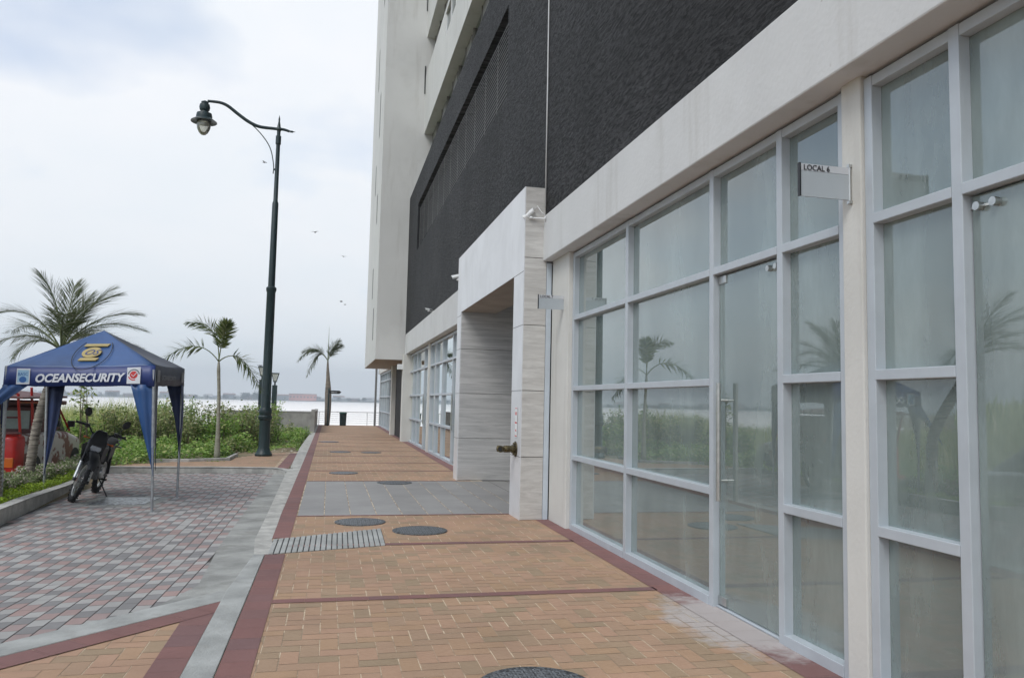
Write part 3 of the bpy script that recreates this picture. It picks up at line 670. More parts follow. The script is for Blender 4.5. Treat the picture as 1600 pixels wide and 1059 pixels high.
# shop interiors
def room(y0,y1,zc=3.7,xb=8.2):
    b=MB(); b.box(xb,xb+.1,y0,y1,0,zc); b.box(XG+.12,xb,y0,y0+.08,0,zc); b.box(XG+.12,xb,y1-.08,y1,0,zc); b.box(XG+.12,xb,y0,y1,zc,zc+.05)
    b.box(XG+.12,XG+.35,y0,y1,zc-.28,zc-.001)
    rm=off(b,'shop_interior',M_room); b=MB(); b.box(XG+.06,xb,y0+.08,y1-.08,-.05,.003); off(b,'shop_floor',M_roomfloor,rm)
room(4.09,10.25); room(-2.45,4.09-.001); room(-8,-2.46); room(16.7,24.9,3.45); room(24.91,31.4,3.45); room(37.0,49.9,3.24)
# portal
PX0=2.60; ZP=4.68
b=MB()
b.box(PX0,PX0+.012,10.60,11.2,0,ZP); b.box(PX0,PX0+.012,16.02,16.5,0,ZP); b.box(PX0,PX0+.012,11.2,16.02,3.47,ZP)
por=off(b,'portal',M_marble_front)
jz=[0,.86,1.78,2.70,3.66,ZP]
b=MB()
for z0,z1 in zip(jz,jz[1:]): b.box(PX0+.012,2.93,10.598,10.66,z0+.004,z1-.004)
off(b,'side_cladding',M_marble_side,por,bevel=.003)
b=MB()
b.box(PX0+.014,2.92,10.66,11.19,0,ZP-.003); b.box(PX0+.014,3.04,16.03,16.49,0,ZP-.003); b.box(PX0+.014,3.04,11.19,16.03,3.5,ZP-.003)
b.box(3.04,5.6,16.06,16.49,0,3.9); b.box(2.98,5.6,10.9,11.18,0,3.9)
off(b,'portal_core',M_slot,por)
b=MB()
for y,z0 in ((10.599,0),):
    pass
b.box(PX0-.002,PX0+.004,10.60,11.2,.857,.863); b.box(PX0-.002,PX0+.004,10.60,11.2,1.777,1.783); b.box(PX0-.002,PX0+.004,10.60,11.2,2.697,2.703);b.box(PX0-.002,PX0+.004,10.60,11.2,3.46,3.466)
b.box(PX0-.002,PX0+.004,16.02,16.5,.857,.863); b.box(PX0-.002,PX0+.004,16.02,16.5,1.777,1.783); b.box(PX0-.002,PX0+.004,16.02,16.5,2.697,2.703);b.box(PX0-.002,PX0+.004,16.02,16.5,3.4,3.406)
off(b,'panel_joints',M_slot,por)
b=MB()
for z0,z1 in zip(jz[:-1],jz[1:-1]+[3.9]): b.box(PX0+.013,5.6,16.0,16.055,z0+.004,min(z1,3.9)-.004)
off(b,'inner_wall',M_marble_in,por,bevel=.003)
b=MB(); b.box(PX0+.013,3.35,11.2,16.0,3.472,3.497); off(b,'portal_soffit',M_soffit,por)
b=MB(); b.box(3.35,5.6,11.2,16.0,3.85,3.88); b.box(3.345,3.36,11.2,16.0,3.497,3.85); off(b,'inner_ceiling',M_room,por)
b=MB(); b.box(5.5,5.6,11.18,16.0,0,3.85); off(b,'back_wall',M_marble_in,por)
# ================================================================== THINGS ON THE BUILDING
def text(body,size,m,parent,loc,xdir,ydir,name='lettering',shear=0,ext=.002,sx=1,align='LEFT',bold=0):
    cu=bpy.data.curves.new(name,'FONT'); cu.body=body; cu.size=size; cu.extrude=ext; cu.shear=shear; cu.align_x=align; cu.resolution_u=3; cu.offset=bold
    t=bpy.data.objects.new(name,cu); COL.objects.link(t)
    dg=bpy.context.evaluated_depsgraph_get(); me=bpy.data.meshes.new_from_object(t.evaluated_get(dg)); bpy.data.objects.remove(t)
    x=Vector(xdir).normalized(); y=Vector(ydir); y=(y-x*y.dot(x)).normalized(); z=x.cross(y)
    Mx=Matrix((x*sx,y,z)).transposed().to_4x4(); Mx.translation=Vector(loc); me.transform(Mx)
    me.materials.clear(); me.materials.append(m); o=bpy.data.objects.new(name,me); COL.objects.link(o)
    if parent: o.parent=parent
    return o
def blade(y,xo,zlo,zhi,txt,label):
    t=tag(empty('blade_sign',(3.05,y,(zlo+zhi)/2)),label,'sign','shop number blade signs')
    zc=(zlo+zhi)/2; w=3.05-xo; h=zhi-zlo
    b=MB(); b.box(-w+.01,-.02,-.006,.006,-h/2,h/2-.045); b.build('panel',M_signp,t)
    b=MB(); b.box(-w+.01,-.02,-.004,.004,h/2-.042,h/2); b.build('name_strip',M_signtop,t)
    b=MB(); b.box(-w,-w+.008,-.012,.012,-h/2,h/2+.004); b.build('end_bar',M_black,t)
    b=MB(); b.tube([(-.012,0,-h/2-.02),(-.012,0,h/2+.02)],.010,10); b.box(-.024,.005,-.012,.012,-h/2-.022,-h/2-.004); b.box(-.024,.005,-.012,.012,h/2+.004,h/2+.022); b.build('bracket',M_steel,t,auto=40)
    text(txt,.048,M_blackink,t,(-w+.028,-.0062,h/2-.038),(1,0,0),(0,0,1),sx=.95)
    return t
blade(4.09,2.69,2.875,3.075,'LOCAL 6','grey blade sign reading LOCAL 6 on the cream pier between the glass shopfronts')
blade(10.02,2.66,2.865,3.055,'LOCAL 7','small grey blade sign reading LOCAL 7 on the cream pier beside the marble portal')
def cctv(loc,ang,tilt,label,s=1.0):
    t=tag(empty('security_camera',loc,(0,0,ang)),label,'camera','security cameras on the facade'); t.scale=(s,s,s)
    # local: wall at x=0, arm towards -x
    b=MB(); b.lathe([(0,-.012),(.045,-.012),(.045,0),(0,0)],(0,0,0),'X',18); b.tube([(0,0,0),(-.10,0,.012),(-.24,0,.02)],[.014,.012,.011],10); b.lathe([(0,0),(.035,0),(.05,.015),(.03,.03),(.012,.05),(0,.05)],(-.25,0,.0),'Z',16); b.build('arm',M_white,t,auto=40)
    rt=Matrix.Rotation(tilt,3,'Y'); b=MB(); c=Vector((-.27,0,.10)); a=rt@Vector((-.13,0,0))
    b.tube([c-a*.6,c+a],.036,16); b.build('camera_body',M_white,t,auto=40)
    b=MB(); b.tube([c+a*1.0,c+a*1.03],.029,16); b.build('lens',M_black,t,auto=40)
    b=MB(); q=Vector((0,0,.044)); b.tube([c-a*.5+q,c+a*1.25+q],.012,6); b.build('sun_shield',M_white,t)
    b=MB(); b.tube([c-a*.6,c-a*.9+Vector((.03,0,.05)),Vector((-.08,.0,.12)),Vector((0,0,.05))],.007,8); b.build('lead',M_white,t,smooth=True)
cctv((2.88,10.5,4.21),R(-25),R(-38),'white bullet security camera on the beam end just right of the marble portal',.85)
cctv((2.88,16.9,4.28),R(-20),R(-12),'dark lensed security camera over the beam just left of the marble portal',.9)
cctv((2.88,22.9,4.24),R(10),R(5),'farthest small security camera, tiny on the distant white beam',.6)
b=MB(); b.tube([(2.886,10.56,9.9),(2.886,10.58,8),(2.888,10.57,6.2),(2.886,10.56,4.4)],.009,8)
tag(b.build('cable',M_white,smooth=True),'thin white cable hanging straight down the dark slate wall above the portal','cable')
# fire valve and notice
t=tag(empty('fire_hose_valve',(2.60,10.86,.955)),'weathered brass fire hose connection sticking out of the marble portal jamb','fire valve')
b=MB(); b.lathe([(0,-.012),(.105,-.012),(.11,-.004),(.105,-.0),(0,0)],(-.004,0,0),'X',24); 
for k in range(6): a=2*PI*k/6; b.lathe([(0,-.03),(.012,-.03),(.012,0),(0,0)],(-.006,.085*math.cos(a),.085*math.sin(a)),'X',6)
b.build('flange',M_brass,t,auto=40)
b=MB(); b.lathe([(0,-.17),(.045,-.17),(.05,-.15),(.048,-.06),(.06,-.05),(.06,-.02),(.05,0),(0,0)],(-.01,0,0),'X',20); b.build('valve_body',M_brass,t,auto=40)
for s in (-1,1):
    b=MB(); c=Vector((-.16,0,0)); d=Vector((-.75,-.65*s if s>0 else .55,.0)).normalized(); q=.11
    b.tube([c,c+d*.07,c+d*.071,c+d*q],[.036,.036,.046,.046],16); o=b.build('hose_outlet',M_brass,t,auto=40)
    b=MB(); b.tube([c+d*(q+.0005),c+d*(q+.003)],.034,16); b.build('bore',M_void,o)
b=MB(); b.box(-.06,.06,-.002,.002,-.215,.215)
t=tag(empty('notice_board',(2.592,10.845,1.335),(0,0,R(-90))),'narrow white notice with red writing on the marble jamb above the valve','notice')
b.build('board',M_white,t)
b=MB(); b.box(-.055,.055,-.0035,-.002,.19,.20); b.box(-.055,.055,-.0035,-.002,-.20,-.188); b.build('red_border',M_redink,t)
for tx,z,sz in (('USO',.10,.062),('EXCLUSIVO',-.02,.034),('D.C.B.',-.13,.040)): text(tx,sz,M_redink,t,(0,-.0035,z),(1,0,0),(0,0,1),align='CENTER',sx=.62 if len(tx)>5 else .8,ext=.0008)

# ================================================================== MANHOLES
def manhole(x,y,rr,label,z=.006):
    t=tag(empty('manhole_cover',(x,y,z)),label,'manhole cover','round iron covers in the brick walk')
    b=MB(); b.lathe([(rr*.93,-.01),(rr,-.01),(rr,.003),(rr*.93,.003)],(0,0,0),'Z',48); b.build('rim',M_iron,t)
    b=MB(); b.lathe([(0,-.012),(rr*.92,-.012),(rr*.92,.002),(0,.002)],(0,0,0),'Z',48); b.build('lid',M_iron,t)
    Q=[]; 
    for i in range(-12,13):
        for j in range(-12,13):
            px,py=i*rr/12.5+rr*.02*(j%2),j*rr/12.5
            if math.hypot(px,py)<rr*.86:
                c,s=(.6,.25) if (i+j)%2 else (.25,.6); q=rr/14
                Q.append([(px-q*c,py-q*s,.0045),(px+q*c,py-q*s,.0045),(px+q*c,py+q*s,.0045),(px-q*c,py+q*s,.0045)])
    quads('tread_pattern',np.array(Q),M_iron_hi,t)
M_iron_hi=mat('worn iron tread',(.24,.26,.28),.5,metal=.4,var=.15,scale=20)
for x,y,rr,l in ((1.2,4.40,.34,'nearest round iron cover at the bottom edge beside the shop door'),
    (1.155,9.84,.34,'round iron cover right of the ribbed ramp strip'),(.455,10.6,.33,'round iron cover touching the ramp strip top, before the grey slabs'),
    (1.3,15.56,.34,'round iron cover at the far edge of the grey slab platform'),(.36,17.6,.31,'round iron cover in the brick just beyond the grey slabs, left side'),
    (.38,24.6,.32,'left one of the two small distant covers side by side'),(1.3,24.42,.31,'right one of the two small distant covers side by side'),(.03,30.4,.38,'farthest round iron cover beside the red border near the low wall')):
    manhole(x,y,rr,l)
t=tag(empty('drain_cover',(-3.12,13.72,-.094)),'square worn metal cover in the road under the blue canopy','drain cover')
b=MB(); b.poly([(-.62,-.62),(.52,-.62),(.62,.58),(-.5,.62)],-.02,.0); b.build('concrete_frame',M_gutter,t)
Mg=mat('glinting worn cover',(.30,.33,.36),.35,metal=.5,col2=(.03,.033,.04),scale=16,lo=.44,hi=.56,bump=.6,bscale=16)
b=MB(); b.poly([(-.48,-.45),(.38,-.45),(.45,.46),(-.38,.46)],.0,.006); b.build('lid',Mg,t)

# ================================================================== STREET LAMP
t=tag(empty('street_lamp',(-1.72,22.76,0)),'tall dark green lamp post with a curved arm and hanging bell lantern','street lamp')
b=MB(); b.lathe([(0,0),(.23,0),(.235,.05),(.20,.10),(.175,.16),(.15,.24),(.145,.9),(.15,.98),(.185,1.02),(.19,1.08),(.16,1.12),(.175,1.2),(.17,1.27),(.15,1.30),(.13,1.34),(.118,4.55),(.14,4.60),(.14,4.68),(.095,4.72),(.085,7.1),(.062,7.16),(.055,8.8),(.075,8.82),(.075,9.05),(.05,9.07),(.05,9.2),(.09,9.24),(.05,9.32),(.02,9.5),(.028,9.53),(.004,9.66),(0,9.66)],n=28); b.build('post',M_pole,t,auto=30)
arm=[(.30,0,9.22),(.12,0,9.26),(-.15,0,9.26),(-.55,0,9.28),(-.85,0,9.40),(-1.15,0,9.60),(-1.40,0,9.78),(-1.62,0,9.86),(-1.95,0,9.87)]
def catmull(P,k=8):
    P=[Vector(p) for p in P]; P=[P[0]*2-P[1]]+P+[P[-1]*2-P[-2]]; o=[]
    for i in range(1,len(P)-2):
        for j in range(k):
            q=j/k; a,b_,c,d=P[i-1:i+3]
            o.append(.5*((2*b_)+(-a+c)*q+(2*a-5*b_+4*c-d)*q*q+(-a+3*b_-3*c+d)*q**3))
    return o+[P[-2]]
pts=catmull(arm)
b=MB(); b.tube(pts,[.035+.012*math.sin(i/len(pts)*3) for i in range(len(pts))],12); b.lathe([(0,-.02),(.03,-.02),(.03,.05),(.015,.07),(.0,.14)],(.33,0,9.22),'X',12); b.build('curved_arm',M_pole,t,smooth=True)
b=MB(); b.tube(catmull([(-1.05,0,9.50),(-.75,0,9.32),(-.42,0,9.0),(-.2,0,8.65),(-.1,0,8.2),(-.1,0,7.95)]),.014,8); b.box(-.1,.02,-.02,.02,8.05,8.1); b.build('brace',M_pole,t,smooth=True)
ll=empty('lantern',(-2.02,0,0)); ll.parent=t
b=MB(); b.lathe([(0,9.88),(.03,9.87),(.10,9.83),(.09,9.77),(.13,9.76),(.145,9.68),(.13,9.60),(.10,9.57),(.12,9.53),(.20,9.50),(.215,9.42),(.215,9.36),(.345,9.27),(.35,9.255),(.19,9.29),(0,9.29)],n=32); b.build('lantern_hood',M_pole,ll,auto=30)
b=MB(); b.lathe([(0,9.28),(.19,9.28),(.19,9.17),(.17,9.05),(.12,8.95),(.06,8.89),(0,8.88)],n=28); b.build('lantern_globe',M_glass_clear,ll,smooth=True)
# two promenade lanterns behind
def promlamp(x,y,h,label,gz=-.2):
    t=tag(empty('promenade_lamp',(x,y,gz)),label,'street lamp','short promenade lanterns'); h=h-gz
    b=MB(); b.box(-.14,.14,-.14,.14,0,h-.75); 
    for z in (.9,1.5,2.1): b.box(-.16,.16,-.16,.16,z,z+.03)
    b.tube([(0,0,h-.76),(0,0,h-.55)],.05,8); b.build('pillar',M_pole,t)
    b=MB(); r1,r2=.09,.20; z0,z1=h-.5,h-.08
    b.add([(-r1,-r1,z0),(r1,-r1,z0),(r1,r1,z0),(-r1,r1,z0),(-r2,-r2,z1),(r2,-r2,z1),(r2,r2,z1),(-r2,r2,z1)],[(0,3,2,1),(4,5,6,7),(0,1,5,4),(1,2,6,5),(2,3,7,6),(3,0,4,7)]); b.build('lantern_glass',M_glass_clear,t)
    b=MB(); b.box(-.23,.23,-.23,.23,z1,z1+.05); b.box(-.11,.11,-.11,.11,z0-.06,z0)
    for sx in (-1,1):
        for sy in (-1,1): b.tube([(sx*r1,sy*r1,z0),(sx*r2,sy*r2,z1)],.014,6)
    b.build('lantern_frame',M_pole,t)
promlamp(-3.66,45,3.34,'dark green lantern pillar half hidden left of the tall lamp post')
promlamp(-3.17,48,3.10,'dark green lantern pillar just right of the tall lamp post above the low wall')
# low wall
t=tag(empty('low_wall',(-.68,38.4,0)),'low grey concrete wall with a raised end post at the edge of the brick walk','wall')
Mw=stains(mat('weathered cement wall',(.34,.33,.31),.9,var=.1,scale=2),(.14,.13,.12),2,(1,1,.5),.5,.7,.5)
b=MB(); b.box(-4.2,-.06,0,.18,-.5,.95); b.box(-.16,.0,.18,11.6,-.5,.95); b.build('wall',Mw,t,bevel=.01)
b=MB(); b.box(-.14,.04,-.10,.22,-.3,1.10); b.build('end_post',Mw,t,bevel=.012)
b=MB(); b.box(-4.2,-.145,-.02,.20,.951,.99); b.box(-.18,.02,.221,11.6,.951,.99); b.build('coping',Mw,t,bevel=.008)
# railing at the river
t=tag(empty('railing',(1,50.25,0)),'white tubular railing across the end of the brick walk by the river','railing')
b=MB(); b.tube([(-16,0,.82),(5,0,.82)],.025,8)
for z in (.16,.29,.42,.55,.68): b.tube([(-16,0,z),(5,0,z)],.010,6)
b.build('rails',M_white,t,smooth=True)
for x in (-15.5,-13.2,-10.9,-8.6,-6.3,-4.0,-1.6,-.28,1.35,3.0): b=MB(); b.tube([(x,0,-.4),(x,0,.82)],.024,8); b.build('post',M_white,t)
b=MB(); b.box(-16,5,-.15,.35,-4,-.02); b.build('quay_edge',Mw,t)
# bin, signpost
t=tag(empty('litter_bin',(.85,49.4,0)),'dark green litter bin in front of the railing','litter bin')
b=MB(); b.lathe([(0,.0),(.19,0),(.215,.72),(.22,.74),(0,.74)],n=20); b.build('bin_body',M_pole,t,auto=40)
b=MB(); b.lathe([(.0,.742),(.23,.742),(.235,.79),(.18,.82),(0,.82)],n=20); b.build('lid',mat('bin lid green',(.03,.10,.08),.5),t,auto=40)
t=tag(empty('direction_sign',(-.06,48.6,0)),'black arrow shaped finger sign on a post beside the farthest palm','sign')
b=MB(); b.tube([(0,0,0),(0,0,2.2)],.05,10); b.lathe([(0,2.2),(.07,2.2),(.03,2.27),(0,2.28)],n=10); b.build('post',M_pole,t,auto=40)
b=MB(); b.add([(x,y,z) for y in (-.02,.02) for x,z in ((.05,1.93),(.62,1.93),(.74,2.03),(.62,2.13),(.05,2.13))],[(0,1,2,3,4),(9,8,7,6,5),(0,5,6,1),(1,6,7,2),(2,7,8,3),(3,8,9,4),(4,9,5,0)]); b.build('arrow_board',M_black,t)
text('Malecon',.11,M_ink,t,(.14,-.022,1.99),(1,0,0),(0,0,1),sx=.9)

# ================================================================== CANOPY TENT
FR,BR_,BL,FL=Vector((-2.46,12.45,-.1)),Vector((-2.42,14.15,-.1)),Vector((-4.50,14.35,.0)),Vector((-4.53,12.70,.1))
T=tag(empty('canopy_tent',(-3.45,13.4,0)),'blue pop up canopy tent with OCEANSECURITY lettering standing over the motorcycle','tent')
o_=Vector((-3.45,13.4,0)); lo=lambda p: Vector(p)-o_
C=[FR+Vector((-.06,-.05,2.14)),BR_+Vector((0,.05,2.14)),BL+Vector((-.10,.06,1.95)),FL+Vector((-.06,-.05,1.86))]
for i,z in enumerate((2.04,2.06,2.0,1.965)): C[i].z=z
apex=Vector((-3.50,13.4,2.60)); zv=[1.735,1.765,1.71,1.685]
for nm,a in (('leg',FR),('leg',BR_),('leg',BL),('leg',FL)):
    b=MB(); k=[FR,BR_,BL,FL].index(a); top=C[k]+(apex-C[k])*.02; q=Vector((top.x,top.y,1.98)); foot=lo(a)
    mid=foot.lerp(lo(q),.45); b.tube([foot,mid],.019,10); b.tube([mid,lo(q)],.024,10); b.box(foot.x-.03,foot.x+.03,foot.y-.03,foot.y+.03,foot.z,foot.z+.008); b.build('leg',M_galv,T,auto=40)
def rib(a,c,zz): return a.lerp(c,zz)
def roofpanel(a,c,m,nm):        # sagging triangular roof panel
    n=14; V=[];F=[]
    for i in range(n+1):
        s=i/n
        for j in range(n+1):
            q=j/n; base=a.lerp(c,q); p=base.lerp(apex,s)
            sag=-.035*math.sin(PI*s)*math.sin(PI*q)-.02*math.sin(PI*q)*(1-s); p=p+Vector((0,0,sag+.004*math.sin(q*23+s*9)*(1-s)))
            V.append(lo(p))
    for i in range(n):
        for j in range(n): F.append((i*(n+1)+j,i*(n+1)+j+1,(i+1)*(n+1)+j+1,(i+1)*(n+1)+j))
    b=MB(); b.add(V,F); o=b.build(nm,m,T,smooth=True); md=o.modifiers.new('solid','SOLIDIFY'); md.thickness=.003; return o
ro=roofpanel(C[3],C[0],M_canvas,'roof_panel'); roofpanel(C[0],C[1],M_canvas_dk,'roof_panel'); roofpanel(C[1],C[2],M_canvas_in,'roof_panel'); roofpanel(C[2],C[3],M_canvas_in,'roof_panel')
def valance(i,j,m):
    a,c=C[i],C[j]; a2=Vector((a.x,a.y,zv[i])); c2=Vector((c.x,c.y,zv[j])); n=24; V=[];F=[]
    nrm=Vector((c-a).cross(Vector((0,0,1)))).normalized()
    for k in range(n+1):
        q=k/n
        for s_ in (0,.5,1):
            p=a.lerp(c,q).lerp(a2.lerp(c2,q),s_)+nrm*(.006*math.sin(q*31+s_*2)*s_); 
            if s_==1: p.z+=.006*math.sin(q*17)
            p.z-= .02*math.sin(PI*q)*(1-s_)
            V.append(lo(p))
    for k in range(n):
        for s_ in range(2): F.append((k*3+s_,k*3+s_+1,k*3+s_+4,k*3+s_+3))
    b=MB(); b.add(V,F); o=b.build('valance',m,T,smooth=True); o.modifiers.new('solid','SOLIDIFY').thickness=.003; return o,a,c,a2,c2
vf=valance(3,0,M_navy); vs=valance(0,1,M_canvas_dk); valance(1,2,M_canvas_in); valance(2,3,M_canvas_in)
def onval(v,q,s_,out=.018):
    o,a,c,a2,c2=v; n_=((c-a).cross(Vector((0,0,1)))).normalized()
    return lo(a.lerp(c,q).lerp(a2.lerp(c2,q),s_)+n_*out-Vector((0,0,.02*math.sin(PI*q)*(1-s_))))
def rect(v,q0,q1,s0,s1,m,nm,par,out=.014):
    b=MB(); P=[onval(v,q0,s1,out),onval(v,q1,s1,out),onval(v,q1,s0,out),onval(v,q0,s0,out)]; n_=((P[1]-P[0]).cross(P[3]-P[0])).normalized()*.002
    b.add(P+[p+n_ for p in P],[(0,1,2,3),(7,6,5,4),(0,4,5,1),(1,5,6,2),(2,6,7,3),(3,7,4,0)]); return b.build(nm,m,par)
def disc(v,q,s_,rad,m,nm,par,out,r_in=0,a0=0,a1=2*PI,sx=1):
    c=onval(v,q,s_,out); X=(onval(v,q+.02,s_,out)-onval(v,q-.02,s_,out)).normalized(); Z=Vector((0,0,1)); Y=X.cross(Z); b=MB(); n=28; V=[]
    for k in range(n+1):
        a=a0+(a1-a0)*k/n
        for rr in (r_in,rad):
            V.append(c+X*rr*sx*math.cos(a)+Z*rr*math.sin(a))
    b.add(V,[(2*k,2*k+1,2*k+3,2*k+2) for k in range(n)]); o=b.build(nm,m,par); o.modifiers.new('solid','SOLIDIFY').thickness=.0015; return o
xd=vf[2]-vf[1]; 
text('OCEANSECURITY',.165,M_ink,T,onval(vf,.205,.79,.024),xd,(0,0,1),shear=.28,sx=.93,ext=.001,bold=.006)
logo=rect(vf,.085,.172,.08,.90,M_ink,'sponsor_logo',T)
rect(vf,.092,.165,.16,.80,mat('pale blue print',(.35,.55,.72),.5,var=.02),'logo_field',logo,.0165); 
o=text('BASC',.066,M_blueink,logo,onval(vf,.094,.46,.021),xd,(0,0,1),sx=.9,ext=.001)
disc(vf,.128,.66,.045,M_blueink,'logo_globe',logo,.0188,sx=1.1)
logo=rect(vf,.815,.905,.06,.88,M_ink,'quality_logo',T)
disc(vf,.86,.44,.055,M_redink,'logo_disc',logo,.0175); disc(vf,.86,.44,.086,mat('grey ring print',(.18,.2,.22),.5),'logo_ring',logo,.017,.068,.1,PI*.95); disc(vf,.86,.44,.082,M_redink,'logo_ring',logo,.0168,.066,PI*1.1,PI*1.6)
b=MB(); c0=onval(vf,.86,.44,.020); X=xd.normalized(); Z=Vector((0,0,1)); b.tube([c0-X*.03+Z*.005,c0-X*.005-Z*.025,c0+X*.045+Z*.035],.006,5); b.build('check_mark',M_ink,logo)
xs_=vs[2]-vs[1]
text('OCEANSECURITY',.10,M_greyink,T,onval(vs,.17,.68,.022),xs_,(0,0,1),shear=.2,sx=1.05,ext=.001)
rect(vs,.05,.13,.2,.8,M_greyink,'faded_logo',T); rect(vs,.86,.94,.2,.8,M_greyink,'faded_logo',T)
# emblem on the front roof panel
mid=C[3].lerp(C[0],.5); X=(C[0]-C[3]).normalized(); U=(apex-mid).normalized(); Nn=X.cross(U); em0=C[3].lerp(C[0],.505).lerp(apex,.43)+Nn*(-.012)
if Nn.z<0: Nn=-Nn
em0=C[3].lerp(C[0],.52).lerp(apex,.37)
def onroof(x,y,h=0): return lo(em0+X*x*.85+U*y*1.4+Nn*h)
E_=MB(); n=36
E_.add([onroof(.16*math.cos(2*PI*k/n),.105*math.sin(2*PI*k/n)) for k in range(n)]+[onroof(.16*math.cos(2*PI*k/n),.105*math.sin(2*PI*k/n),-.015) for k in range(n)],[tuple(range(n))]+[(k,(k+1)%n,n+(k+1)%n,n+k) for k in range(n)]); em=E_.build('gold_emblem',M_gold,T)
text('OS',.21,M_navy,em,onroof(-.125,-.055,.004),X,U,shear=.35,sx=.76,ext=.001)
for yy,w_ in ((.13,.40),(-.165,.30)):
    b=MB(); 
    b.add([onroof(-w_/2,yy),onroof(w_/2,yy),onroof(w_/2+.03,yy+.05),onroof(-w_/2+.02,yy+.05)]+[onroof(-w_/2,yy,-.015),onroof(w_/2,yy,-.015),onroof(w_/2+.03,yy+.05,-.015),onroof(-w_/2+.02,yy+.05,-.015)],[(0,1,2,3),(0,4,5,1),(1,5,6,2),(2,6,7,3),(3,7,4,0)]); b.build('gold_banner',M_gold,T)
b=MB(); sh=[(.02+ -.30*math.cos(a),-.02-.33*math.sin(a)) for a in np.linspace(-.75,PI+.75,26)]
b.tube([onroof(x,y,.0) for x,y in sh],.006,5); b.build('shield_outline',mat('dark outline print',(.03,.04,.06),.6),T,smooth=True)
# drapes gathered to the legs
def drape(top_a,top_b,tip,m,bulge=(0,0,0),fold=.03):
    n=16; V=[];F=[]; k=7
    for i in range(n+1):
        s=i/n; a=Vector(top_a).lerp(Vector(tip),s**.92); c=Vector(top_b).lerp(Vector(tip),s**.92); 
        for j in range(k):
            q=j/(k-1); p=a.lerp(c,q)+Vector(bulge)*math.sin(PI*s)*.5; p=p+Vector((0,1,0))*fold*math.sin(q*9+s*2)*(1-s*.6); V.append(lo(p))
    for i in range(n):
        for j in range(k-1): F.append((i*k+j,i*k+j+1,(i+1)*k+j+1,(i+1)*k+j))
    b=MB(); b.add(V,F); o=b.build('drape',m,T,smooth=True); o.modifiers.new('solid','SOLIDIFY').thickness=.004; return o
def vp(i,dx,dy,dz=0): return (C[i].x+dx,C[i].y+dy,zv[i]+.02+dz)
drape(vp(0,-.33,.03),vp(0,-.02,.01),(FR.x-.01,FR.y-.02,.42),M_canvas)
drape(vp(0,-.01,.02),vp(0,.0,.26),(FR.x+.01,FR.y+.03,.50),M_canvas_dk,fold=.01)
drape(vp(1,-.27,-.02),vp(1,-.02,-.03),(BR_.x-.01,BR_.y-.03,.68),M_canvas_in,(.05,0,0))
drape(vp(1,.0,-.25),vp(1,.0,-.02),(BR_.x+.0,BR_.y-.02,.62),M_canvas_in,(.06,0,0),fold=.01)
drape(vp(2,.03,-.02),vp(2,.30,-.04),(BL.x-.01,BL.y-.02,.25),M_canvas_in,(.05,0,0))
drape(vp(3,.02,-.03),vp(3,.33,-.02),(FL.x-.42,FL.y-.15,1.0),M_canvas,(.0,0,.1))
drape(vp(3,-.02,.02),vp(3,-.0,.35),(FL.x-.08,FL.y+.1,.75),M_canvas_in,(-.05,0,0))
# ================================================================== MOTORCYCLE (front towards the camera, leaning on its side stand)
mc=tag(empty('motorcycle',(-3.88,14.36,-.097),(0,R(12),R(1))),'black trail motorcycle leaning on its side stand under the blue canopy','motorcycle')
HA=Vector((0,.44,.90)).normalized(); HP=Vector((0,-.33,.93))
ST=Matrix.Translation(HP)@Matrix.Rotation(R(24),4,HA)@Matrix.Translation(-HP)
def steer(mb): mb.v=[tuple(ST@Vector(v)) for v in mb.v]; return mb
def wheel(cy,rad,name,wid,st=False):
    b=MB(); b.torus((0,cy,rad),rad-wid*.85,wid*.85,'X',48,12,.75)
    for i in range(44):                # tread blocks
        a=2*PI*i/44
        for sx in (-.028,.0,.028) if i%2 else (-.018,.018):
            c=Vector((sx,cy+math.cos(a)*(rad-.004),rad+math.sin(a)*(rad-.004))); t=Vector((0,-math.sin(a),math.cos(a)))*.014; n_=Vector((0,math.cos(a),math.sin(a)))*.009; x=Vector((.010,0,0))
            b.add([c-x-t,c+x-t,c+x+t,c-x+t,c-x-t+n_,c+x-t+n_,c+x+t+n_,c-x+t+n_],[(4,5,6,7),(0,1,5,4),(1,2,6,5),(2,3,7,6),(3,0,4,7)])
    if st: steer(b)
    w_=b.build(name,M_dark,mc,auto=40)
    b=MB(); b.torus((0,cy,rad),rad-wid*1.75,.012,'X',48,8,1.8)
    if st: steer(b)
    b.build('rim',M_steel,w_,smooth=True)
    b=MB(); b.lathe([(0,-.05),(.05,-.05),(.035,-.02),(.035,.02),(.05,.05),(0,.05)],(0,cy,rad),'X',16); b.lathe([(.04,-.058),(.11,-.058),(.11,-.054),(.04,-.054)],(0,cy,rad),'X',24)
    for i in range(28):
        a=2*PI*i/28; a2=a+.5*(1 if i%2 else -1); s=.04 if i%4<2 else -.04
        b.tube([(s,cy+math.cos(a)*.04,rad+math.sin(a)*.04),(0,cy+math.cos(a2)*(rad-wid*1.75),rad+math.sin(a2)*(rad-wid*1.75))],.0022,4,False)
    if st: steer(b)
    b.build('hub_and_spokes',M_steel,w_)
wheel(-.66,.34,'front_wheel',.050,True); wheel(.62,.32,'rear_wheel',.060)
ax=Vector((0,-.66,.34)); top=Vector((0,-.30,1.02))
for s in (-1,1):
    b=MB(); x=Vector((.095*s,0,0)); f0=ax+x; d=HA; b.tube([f0-d*.02,f0+d*.34],.030,14); b.tube([f0+d*.34,f0+d*.78],.021,14); o=b; steer(o); o.build('fork_tube',M_galv if False else M_black if s<0 else M_black,mc,auto=40)
    b=MB(); b.tube([f0+d*.02,f0+d*.30],.0315,14); steer(b); b.build('fork_guard',M_steel,mc,auto=40)
b=MB(); n=12; rows=[]
